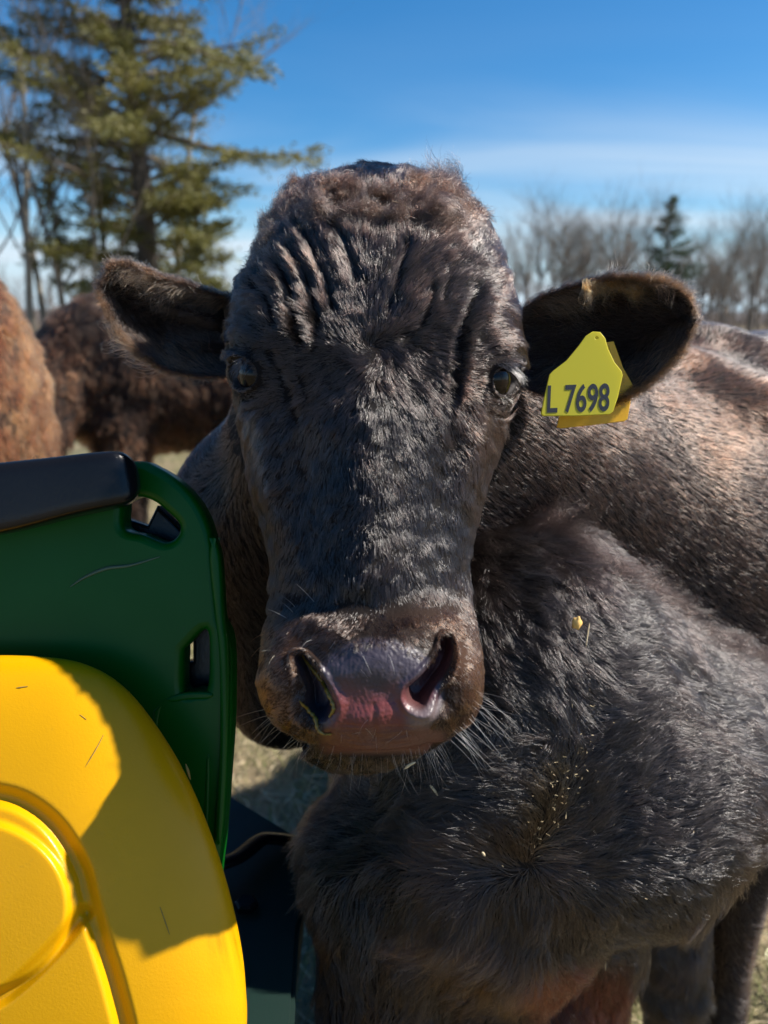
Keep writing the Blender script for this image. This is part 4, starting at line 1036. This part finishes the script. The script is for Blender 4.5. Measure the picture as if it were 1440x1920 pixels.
# ear coats: inside, outside and the rim
for (V, fcs, NN, G, nvv), sgn in zip(ears, (1, -1)):
    def eflow(pt, nn, sgn=sgn): return np.tile(RT * sgn + np.array([0, 0, .15]), (len(pt), 1)) + rng.normal(size=pt.shape) * .1
    fur('ear_hair', V, fcs, NN, 34000, eflow, .010, (.022, .014, .012), .00011, cow, seed=40 + sgn, lift=.35, clump=.5, clump_n=20, jitter=.35)
    # rim: top (v=0) and bottom (v=nvv-1) edges
    n = 9000; u = rng.random(n) * (G.shape[0] - 1); ui = u.astype(int); tt = (u - ui)[:, None]; topm = rng.random(n) < .6
    cidx = np.where(topm, 0, nvv - 1); a = G[ui, cidx] * (1 - tt) + G[np.minimum(ui + 1, G.shape[0] - 1), cidx] * tt
    mid = G[ui, nvv // 2]; outw = a - mid; outw /= np.linalg.norm(outw, axis=1)[:, None]
    tanv = G[np.minimum(ui + 1, G.shape[0] - 1), cidx] - G[ui, cidx]; tanv /= np.linalg.norm(tanv, axis=1)[:, None] + 1e-9
    a = a + rng.normal(size=a.shape) * .0018
    uu = u / (G.shape[0] - 1)
    L = (.0035 + .0035 * sstep(.35, .7, uu)) * rng.uniform(.5, 1.3, n)
    nrm_ = (outw - FW * .4); nrm_ /= np.linalg.norm(nrm_, axis=1)[:, None]
    tip_ = sstep(.35, .75, uu)[:, None] if sgn > 0 else .35 * sstep(.2, .7, uu)[:, None]
    c = np.array([.025, .014, .010]) * (1 - tip_) + np.array([.13, .07, .038]) * tip_
    pts = grow(a, nrm_, tanv * .8 + outw * .3, L, lift=.8, clump=.6, clump_n=20, jitter=.4, curl=.3, seed=50 + sgn)
    make_curves('ear_fringe', pts, rng.uniform(.00008, .00015, n), np.clip(c * rng.lognormal(0, .3, n)[:, None], 0, 1), M_HAIR, cow)
# long loose hairs inside the ears
for (V, fcs, NN, G, nvv), sgn in zip(ears, (1, -1)):
    n = 1500; g = np.random.default_rng(200 + sgn); ui = (g.uniform(.08, .7, n) * G.shape[0]).astype(int); top = g.random(n) < .6
    vi = np.where(top, g.integers(3, 13, n), g.integers(nvv - 14, nvv - 3, n)); a = G[ui, vi]; mid = G[ui, nvv // 2]; inw = mid - a; inw /= np.linalg.norm(inw, axis=1)[:, None]
    pts = grow(a, np.tile(-FW, (n, 1)), inw * .5 + RT * sgn * 1.0, g.uniform(.012, .032, n), lift=.45, clump=.7, clump_n=18, curl=.35, curl_f=20, jitter=.45, seed=210 + sgn, K=7)
    make_curves('inner_ear_hair', pts, g.uniform(.00008, .00015, n), np.array([.17, .10, .06]) * g.lognormal(0, .4, n)[:, None].clip(0, 2), M_HAIR, cow)
# orange tuft curling over the top of the tagged ear
n = 700; q = np.stack([1150 + 34 * rng.normal(size=n).clip(-1.6, 2.2), rng.uniform(521, 536, n)], 1)
r0 = P(q[:, 0], q[:, 1], .695); T = RT * rng.uniform(-.9, .9, (n, 1)) * .6 - UP * .7 - FW * .3 + RT * np.sin(q[:, :1] / 14) * .8
pts = grow(r0, np.tile(-FW, (n, 1)), T, rng.uniform(.008, .020, n), lift=.5, clump=.8, clump_n=40, curl=.5, curl_f=30, jitter=.3, seed=66, K=7)
make_curves('ear_tuft', pts, rng.uniform(.00009, .00016, n), np.array([.26, .10, .025]) * rng.lognormal(0, .25, n)[:, None].clip(0, 1.4), M_HAIR, cow)

# ---- coat of the body
cm = mv[mf].mean(1); cx_, cy_, cd_ = proj(cm); fn = mn[mf].mean(1)
vis = (fn * (CAM - cm)).sum(1) > -.15; inf = (cx_ > -150) & (cx_ < 1600) & (cy_ > 300) & (cy_ < 2100)
hd = np.linalg.norm(cm - nk, axis=1) > .16
dens = np.where(vis & inf & hd, 1.0, .12) * np.where(cm[:, 1] > 1.7, .5, 1)
WC, WD = Waves(2.2, 10, 61), Waves(7, 10, 62)
def flow_body(pt, nn):
    w = WC(pt)[:, None]; return body_dir * 1.0 - np.array([0, 0, 1]) * (.55 + .5 * w) + side * .2 * WD(pt)[:, None]
def col_body(pt):
    t = np.clip(.42 + .5 * WC(pt) + .25 * WD(pt), 0, 1)[:, None]; s = ((pt - sh) @ body_dir)[:, None]
    c = np.array([.013, .010, .0095]) * (1 - t) + np.array([.055, .027, .017]) * t
    r = sstep(.75, 1.1, s); return c * (1 - r) + np.array([.22, .085, .04]) * r
fur('body_hair', mv, mf, mn, 320000, flow_body, lambda p: .013 * (1 + .3 * WD(p)), col_body, .00022, cow, frac=.05, dens=dens, seed=70, off=.0012, lift=.12, clump=.3, clump_n=12, jitter=.14, curl=.06, curl_f=15)

# ---------------------------------------------------------------- black calf in front, lower right
calf = empty('calf', [.25, .95, 0], 'shaggy black calf pressed against the cow at lower right with a whorl on its chest', 'calf', 'herd of dark shaggy cattle')
pc_ = []
A_ = lambda x, y, d: P(x, y, d)
pc_.append(('c', A_(960, 1230, .86), A_(1090, 1385, .91), .145, .172, .06))
pc_.append(('c', A_(1110, 1385, .94), A_(1500, 1350, 1.02), .168, .078, .05))
pc_.append(('c', A_(1500, 1350, 1.02), A_(1720, 1560, 1.05), .088, .085, .05)); pc_.append(('c', A_(1720, 1560, 1.05), A_(1800, 1800, 1.03), .085, .045, .04))
pc_.append(('c', A_(1080, 1420, .98), A_(830, 1500, 1.42), .19, .20, .08))
pc_.append(('c', A_(960, 1230, .90), A_(900, 1420, .86), .13, .12, .08))
pc_.append(('c', A_(1020, 1520, .87), A_(910, 1620, .87), .13, .12, .06))
pc_.append(('c', A_(1200, 1470, .87), A_(1245, 1425, .93), .12, .095, .05))
pc_.append(('c', A_(930, 1400, .86), A_(760, 1620, .86), .12, .09, .06))      # far shoulder
k0 = A_(715, 1860, .86); leg(pc_, A_(740, 1620, .87), k0, np.array([k0[0], k0[1], .16]), np.array([k0[0], k0[1], .05]), .10, .066, .034)
calf_foot = lambda x, y, d: np.array([P(x, y, d)[0], P(x, y, d)[1], .05])
k1 = A_(905, 1900, .90); f1 = np.array([k1[0], k1[1], .05])
leg(pc_, A_(950, 1660, .88), k1, np.array([k1[0], k1[1], .16]), f1, .105, .062, .034)
k2 = A_(1080, 1880, 1.02); leg(pc_, A_(1110, 1560, 1.0), k2, np.array([k2[0], k2[1], .16]), np.array([k2[0], k2[1], .05]), .105, .055, .034)
k3 = A_(1262, 1850, 1.22); leg(pc_, A_(1215, 1500, 1.2), k3, np.array([k3[0], k3[1], .16]), np.array([k3[0], k3[1], .05]), .10, .048, .034)
def folds_calf(g):
    return .008 * np.sin(g[..., 0] * 34 + g[..., 2] * 18 + 2 * np.sin(g[..., 2] * 11)) * .5
cv, cf, cn = surface_nets(pc_, [-.25, .55, -.02], [1.25, 1.75, 1.1], .0105, folds_calf)
body_mesh('body', [(cv, cf, skin_dark, 0.0)], calf)
cm = cv[cf].mean(1); cx_, cy_, cd_ = proj(cm); fn = cn[cf].mean(1)
vis = ((fn * (CAM - cm)).sum(1) > -.1) & (cx_ > 450) & (cx_ < 1520) & (cy_ < 2050)
dens = np.where(vis, 1.0, .06) * np.where(cx_ < 760, .35, 1)
SEAM = dense([(1140, 1190), (1100, 1290), (1075, 1400), (1040, 1500), (1010, 1570), (985, 1650)], 8)
sx = np.array([p[0] for p in SEAM]); sy = np.array([p[1] for p in SEAM])
WE, WG = Waves(4, 10, 81), Waves(14, 10, 82)
def flow_calf(pt, nn):
    x, y, _ = proj(pt); xm = np.interp(y, sy, sx); s = np.tanh((x - xm) / 55.)
    # from the chest seam the coat parts left and right; above it the two sides run towards each other, below it hangs
    low = sstep(1600, 1690, y); up_ = sstep(1450, 1250, y)
    ux = s * (1 - .75 * low) * (1 - .9 * up_) + up_ * np.where(s < 0, .75, .9); uy = -.25 * (1 - low) * (1 - up_) + 1.1 * low + up_ * np.where(s < 0, .85, .25)
    uy = uy + .45 * sstep(60, 300, np.abs(x - xm)) * (1 - up_)
    a = .40 * WE(pt) + .30 * WG(pt); ux, uy = ux * np.cos(a) - uy * np.sin(a), ux * np.sin(a) + uy * np.cos(a)
    return ux[:, None] * RT - uy[:, None] * UP
def col_calf(pt):
    x, y, _ = proj(pt); t = np.clip(.15 + .25 * WE(pt) + .2 * WG(pt), 0, 1)[:, None]
    c = np.array([.011, .0095, .0095]) * (1 - t) + np.array([.030, .020, .017]) * t
    red = (sstep(1780, 1840, y) * sstep(960, 1030, x) * sstep(1200, 1160, x))[:, None] * .7
    c = c * (1 - red) + np.array([.05, .012, .007]) * red
    dust = (np.exp(-(np.abs(x - np.interp(y, sy, sx)) / 16) ** 2) * sstep(1380, 1450, y) * sstep(1640, 1580, y))[:, None] * .22
    return c * (1 - dust) + np.array([.16, .11, .055]) * dust
fur('coat', cv, cf, cn, 210000, flow_calf, lambda p: .032 * (1 + .3 * WE(p)), col_calf, .00030, calf, dens=dens, seed=90, lift=.17, clump=.90, clump_n=16, jitter=.16, curl=.12, curl_f=22)
# longer mane along the crest of the neck
cr = dense([(985, 985), (1050, 990), (1110, 1040), (1170, 1085), (1250, 1120), (1330, 1185), (1430, 1235)], 12)
tree_c = kdtree.KDTree(len(cv)); cvx, cvy, _ = proj(cv); cand = np.nonzero((cn @ -FW > -.35) & (cvx > 880) & (cvy < 1330))[0]
tree_c = kdtree.KDTree(len(cand))
for i_ in cand: tree_c.insert((cvx[i_], cvy[i_], 0), int(i_))
tree_c.balance()
n = 5500; g = np.random.default_rng(5); d = np.array(cr); s = g.random(n) * (len(d) - 1); i = s.astype(int); q = d[i] + (d[np.minimum(i + 1, len(d) - 1)] - d[i]) * (s - i)[:, None] + g.normal(size=(n, 2)) * 10
idx = np.array([tree_c.find((a, b, 0))[1] for a, b in q]); r0 = cv[idx] + g.normal(size=(n, 3)) * .002; n0 = cn[idx]
T = np.tile(RT * .9 - UP * .35, (n, 1))
pts = grow(r0, n0, T, .034 * g.uniform(.5, 1.4, n), lift=.5, clump=.85, clump_n=60, curl=.3, curl_f=16, jitter=.25, seed=92, K=7)
make_curves('mane', pts, g.uniform(.00010, .00019, n), np.array([.022, .014, .012]) * g.lognormal(0, .3, n)[:, None], M_HAIR, calf)

# ---------------------------------------------------------------- two cows at the left
def far_cow(name, label, prims, lo, hi, h, n, length, colf, rad, flow, seed, curl=.3, dens_f=None):
    e = empty(name, [(lo[0] + hi[0]) / 2, (lo[1] + hi[1]) / 2, 0], label, 'cow', 'herd of dark shaggy cattle')
    wv = Waves(5, 8, seed)
    v, f, nn = surface_nets(prims, lo, hi, h)
    body_mesh('body', [(v, f, skin_dark * 2, 0.0)], e)
    c = v[f].mean(1); X_, Y_, _ = proj(c); dn = np.where(((nn[f].mean(1) * (CAM - c)).sum(1) > -.1) & (X_ > -120) & (X_ < 760) & (Y_ < 1700), 1.0, .08)
    fur('coat', v, f, nn, n, flow, length, colf, rad, e, mat=M_HAIR_DULL, frac=.0, dens=dn, seed=seed, lift=.28, clump=.65, clump_n=30, jitter=.25, curl=curl, curl_f=14)
    return e, v, f, nn
# shaggy red-brown cow at the left edge, seen from the rear quarter
q1 = P(-178, 640, 1.75)
b1 = np.array([q1[0], q1[1], 0]); r1 = rotz(R(125)); f1 = lambda a, b, z: b1 + r1 @ np.array([a, b, z])
p1 = [('e', f1(0, 0, 1.02), (.36, .285, .42), r1, .08), ('e', f1(-.04, 0, .80), (.31, .275, .32), r1, .06), ('e', f1(.5, 0, .95), (.5, .30, .36), r1, .1), ('e', f1(1.0, 0, .98), (.3, .22, .3), r1, .1),
      ('c', f1(1.15, 0, 1.05), f1(1.5, 0, .9), .16, .12, .06), ('c', f1(1.5, 0, .9), f1(1.75, 0, .65), .12, .07, .05),
      ('c', f1(-.32, -.05, 1.12), f1(-.40, -.05, .60), .035, .025, .03)]
for a, s_ in ((-.1, 1), (-.1, -1), (.95, 1), (.95, -1)):
    leg(p1, f1(a, .15 * s_, .7), f1(a - .03, .15 * s_, .45), f1(a, .15 * s_, .2), f1(a, .15 * s_, .05), .14, .06, .04)
w1, w2 = Waves(5, 10, 101), Waves(16, 10, 102)
def col1(p): t = np.clip(.5 + .35 * w1(p) + .3 * w2(p), 0, 1)[:, None]; return np.array([.09, .028, .012]) * (1 - t) + np.array([.31, .115, .042]) * t
far_cow('cow', 'shaggy red-brown cow cut off by the left edge, its tail hanging down', p1, [b1[0] - 1.9, b1[1] - .75, -.02], [b1[0] + .75, b1[1] + 2.1, 1.45], .022, 120000, .024, col1, .0004,
        lambda p, n: np.tile(np.array([.1, -.1, -1.0]), (len(p), 1)) + .3 * w1(p)[:, None] * RT, 103, .22)
# dark brown cow behind the ear
q2 = P(330, 700, 3.0); b2 = np.array([q2[0], q2[1], 0]); r2 = rotz(R(12)); f2 = lambda a, b, z: b2 + r2 @ np.array([a, b, z])
p2 = [('e', f2(-.15, 0, 1.04), (.36, .24, .31), r2, .08), ('e', f2(.35, 0, .98), (.5, .26, .27), r2, .1), ('e', f2(.8, 0, 1.0), (.3, .24, .28), r2, .08),
      ('c', f2(-.30, 0, 1.08), f2(-.42, -.12, 1.00), .19, .15, .06), ('c', f2(-.42, -.14, .98), f2(-.50, -.34, .70), .13, .07, .05)]
for a, s_ in ((-.22, 1), (-.20, -1), (.85, 1), (.87, -1)):
    leg(p2, f2(a, .13 * s_, .85), f2(a, .13 * s_, .45), f2(a, .13 * s_, .2), f2(a, .13 * s_, .05), .12, .055, .04)
def col2(p): t = np.clip(.35 + .4 * w1(p) + .2 * w2(p), 0, 1)[:, None]; return np.array([.018, .009, .006]) * (1 - t) + np.array([.15, .06, .03]) * t
far_cow('cow', 'dark brown cow standing in the field behind the main cow\'s left-hand ear', p2, [b2[0] - 1.1, b2[1] - .8, -.02], [b2[0] + 1.5, b2[1] + .8, 1.45], .022, 60000, .028, col2, .0006,
        lambda p, n: np.tile(np.array([.2, 0, -1.0]), (len(p), 1)) + .4 * w1(p)[:, None] * RT, 104, .4)
# ================================================================== ear tags
M_TAG = NM('tag_plastic'); _n = M_TAG.noise(60, 5, .6); _n2 = M_TAG.noise(14, 6, .75, stretch=(1, 1, 3))
_c = M_TAG.mix(M_TAG.range(_n2.outputs[0], .62, .75, 0, .5), (.78, .70, .05), (.30, .27, .06)); M_TAG.set(Base_Color=_c, Roughness=.38)
_tr = M_TAG.n('ShaderNodeBsdfTranslucent'); _tr.inputs[0].default_value = (.85, .72, .04, 1); _ms = M_TAG.n('ShaderNodeMixShader'); _ms.inputs[0].default_value = .35
M_TAG.l(M_TAG.b.outputs[0], _ms.inputs[1]); M_TAG.l(_tr.outputs[0], _ms.inputs[2]); M_TAG.l(_ms.outputs[0], M_TAG.out.inputs[0]); M_TAG = M_TAG.m
M_TAG2 = mat_plastic('orange_tag_plastic', (.85, .45, .01), .4); M_INK = mat_plastic('tag_ink', (.02, .022, .03), .5)
tg = empty('ear_tag', P(1100, 780, .665), 'yellow ear tag reading L 7698 hanging in the cow\'s ear', 'ear tag')
body_ = plate('tag_panel', [(1125, 623), (1134, 634), (1140, 655), (1152, 680), (1165, 696), (1167, 704), (1158, 745), (1149, 772), (1143, 777), (1080, 780), (1018, 780), (1014, 776), (1020, 745), (1030, 702), (1036, 696), (1062, 676), (1085, 648), (1098, 630), (1111, 622)],
      [[(1118 + 3 * math.cos(a), 634 + 3 * math.sin(a)) for a in np.linspace(0, 6.0, 9)]], .665, .0012, .0005, M_TAG, tg, straight=True)
def word(txt, x, y, h, sx, depth, mat, parent, name='lettering', slant=-.02, rot=-2.5):
    cu = bpy.data.curves.new(name, 'FONT'); cu.body = txt; cu.size = h * depth / F / .70; cu.extrude = .00012; cu.offset = .00055; cu.space_character = 1.0; cu.shear = .12
    tmp = bpy.data.objects.new('tmp', cu); COL.objects.link(tmp); dg = bpy.context.evaluated_depsgraph_get(); dg.update()
    me = bpy.data.meshes.new_from_object(tmp.evaluated_get(dg)); bpy.data.objects.remove(tmp)
    n = len(me.vertices); co = np.empty(n * 3, np.float32); me.vertices.foreach_get('co', co); co = co.reshape(-1, 3).astype(float)
    c_, s_ = math.cos(R(rot)), math.sin(R(rot)); a, b = co[:, 0] * sx, co[:, 1]
    xx_ = (x - 720) * depth / F + a * c_ - b * s_; yy_ = -(y - 960) * depth / F + a * s_ + b * c_
    w = CAM + xx_[:, None] * RT + yy_[:, None] * UP + (depth - co[:, 2])[:, None] * FW
    me.vertices.foreach_set('co', w.astype(np.float32).ravel()); me.update(); me.materials.clear(); me.materials.append(mat); link(name, me, parent)
word('L', 1023, 773, 50, .62, .665 - .0013, M_INK, body_, rot=2.0); word('7698', 1057, 772, 50, .60, .665 - .0013, M_INK, body_, rot=2.0)
# rivet through the ear
V, Fq = uv_sphere(P(1118, 634, .668), .0035); me = mesh_np('stud', V, orient(V, Fq, V - V.mean(0))); me.materials.append(M_TAG); link('stud', me, tg)
tg2 = empty('ear_tag', P(1120, 790, .70), 'orange-yellow ear tag half hidden behind the L 7698 tag', 'ear tag')
plate('tag_panel', [(1150, 640), (1168, 690), (1186, 722), (1183, 745), (1176, 786), (1170, 790), (1110, 797), (1052, 803), (1044, 801), (1050, 770), (1062, 720), (1090, 690), (1120, 645)], [], .705, .0014, .0005, M_TAG2, tg2, straight=True)
V, Fq = uv_sphere(P(1135, 655, .705), .004); me = mesh_np('stud', V, orient(V, Fq, V - V.mean(0))); me.materials.append(M_TAG2); link('stud', me, tg2)

# yellow crust along the shaded nostril
def crust(path, r0, seed):
    g = np.random.default_rng(seed); q = np.array(dense(path, 8)); p_, n_ = on_head(q); ks = len(q)
    pp = p_ + n_ * .0008; 
    for _ in range(3): pp[1:-1] = (pp[:-2] + pp[1:-1] * 2 + pp[2:]) / 4
    rr = r0 * (.55 + .6 * np.abs(np.sin(np.arange(ks) * .9 + seed)) + .3 * g.random(ks)) * np.sin(np.pi * (np.arange(ks) + 1) / (ks + 1)) ** .5
    return (pp, rr)
me = tubes_mesh('crust', [crust([(566, 1230), (585, 1252), (604, 1275), (620, 1302), (628, 1328), (618, 1345)], .0016, 1), crust([(561, 1315), (575, 1330), (590, 1348), (602, 1372), (622, 1375)], .0014, 2)], 7)
me.materials.append(plain('dried_mucus', (.26, .16, .02), .3, scale=300)); link('crust', me, cow)

# ================================================================== bits of feed and straw caught in the coats
M_STRAW = plain('straw', (.72, .58, .34), .6, scale=200)
def bit(p, d, L, r, label, name='straw_piece', cat='straw', mat=None):
    d = np.array(d, float); d /= np.linalg.norm(d); t = np.linspace(-.5, .5, 6)
    me = tubes_mesh(name, [([p + d * L * a + np.array([0, 0, 1]) * .06 * L * math.cos(a * 4) for a in t], [r * .3, r, r * 1.05, r, r * .9, r * .25])], 6); me.materials.append(mat or M_STRAW)
    return tag(link(name, me), label, cat, 'bits of straw and feed')
ray_c = lambda x, y, off=.012: None
def on_calf(x, y, off=.007):
    m = (cn @ -FW > 0); i = np.argmin(np.where(m, np.hypot(cvx - x, cvy - y), 1e9)); return cv[i] + cn[i] * off
bit(on_head([(768, 1415)])[0][0] - FW * .012 + UP * -.004, RT * .8 + UP * .5, .010, .0011, 'pale husk stuck to the lower lip of the cow')
bit(on_calf(818, 1482), RT * .6 - UP * .8, .012, .0012, 'white husk on the dark coat just below the cow\'s whiskers')
bit(on_calf(900, 1596), RT * .6 - UP * .8, .005, .0012, 'tiny white grain left of the chest whorl')
bit(on_calf(1127, 1795), UP + RT * .05, .016, .0005, 'thin upright straw in front of the reddish leg')
bit(on_calf(1086, 1195), UP + RT * .15, .022, .0006, 'thin straw under the orange corn flake')
bit(on_head([(752, 392)])[0][0] - FW * .008, RT + -UP * .5, .018, .0006, 'short straw lying in the curly forelock')
p0 = on_calf(1072, 1172, .011); g = np.random.default_rng(4)
V, Fq = uv_sphere(np.zeros(3), .0042, 10, 12); V = V * (1 + .18 * np.sin(V[:, :1] * 1500) + .15 * np.cos(V[:, 1:2] * 1300)) * [1, .5, 1.3] + p0
me = mesh_np('corn_flake', V, orient(V, Fq, V - p0)); me.materials.append(plain('corn', (.85, .52, .16), .5, scale=300)); tag(link('corn_flake', me), 'orange corn flake caught in the coat of the calf', 'corn flake', 'bits of straw and feed')
# dust and chaff on the whorl
n = 130; g = np.random.default_rng(8); ty = g.normal(1500, 95, n); tx = np.interp(ty, sy, sx) + g.normal(0, 20, n); mk = g.random(n) < .3
tx = np.where(mk, g.uniform(860, 1330, n), tx); ty = np.where(mk, g.uniform(1250, 1780, n), ty)
segs = []
candf = np.nonzero(cn @ -FW > 0)[0]; kdc = kdtree.KDTree(len(candf))
for i_ in candf: kdc.insert((cvx[i_], cvy[i_], 0), int(i_))
kdc.balance()
for a, b in zip(tx, ty):
    i_ = kdc.find((a, b, 0))[1]; p = cv[i_] + cn[i_] * g.uniform(.003, .008) + g.normal(size=3) * .003; d = g.normal(size=3); d /= np.linalg.norm(d); L = g.uniform(.0006, .002)
    segs.append(([p - d * L, p + d * L], [.00025, .0002]))
me = tubes_mesh('chaff', segs, 3); me.materials.append(M_STRAW); tag(link('chaff', me), 'fine chaff and dust sprinkled in the calf\'s coat', 'chaff', kind='stuff')
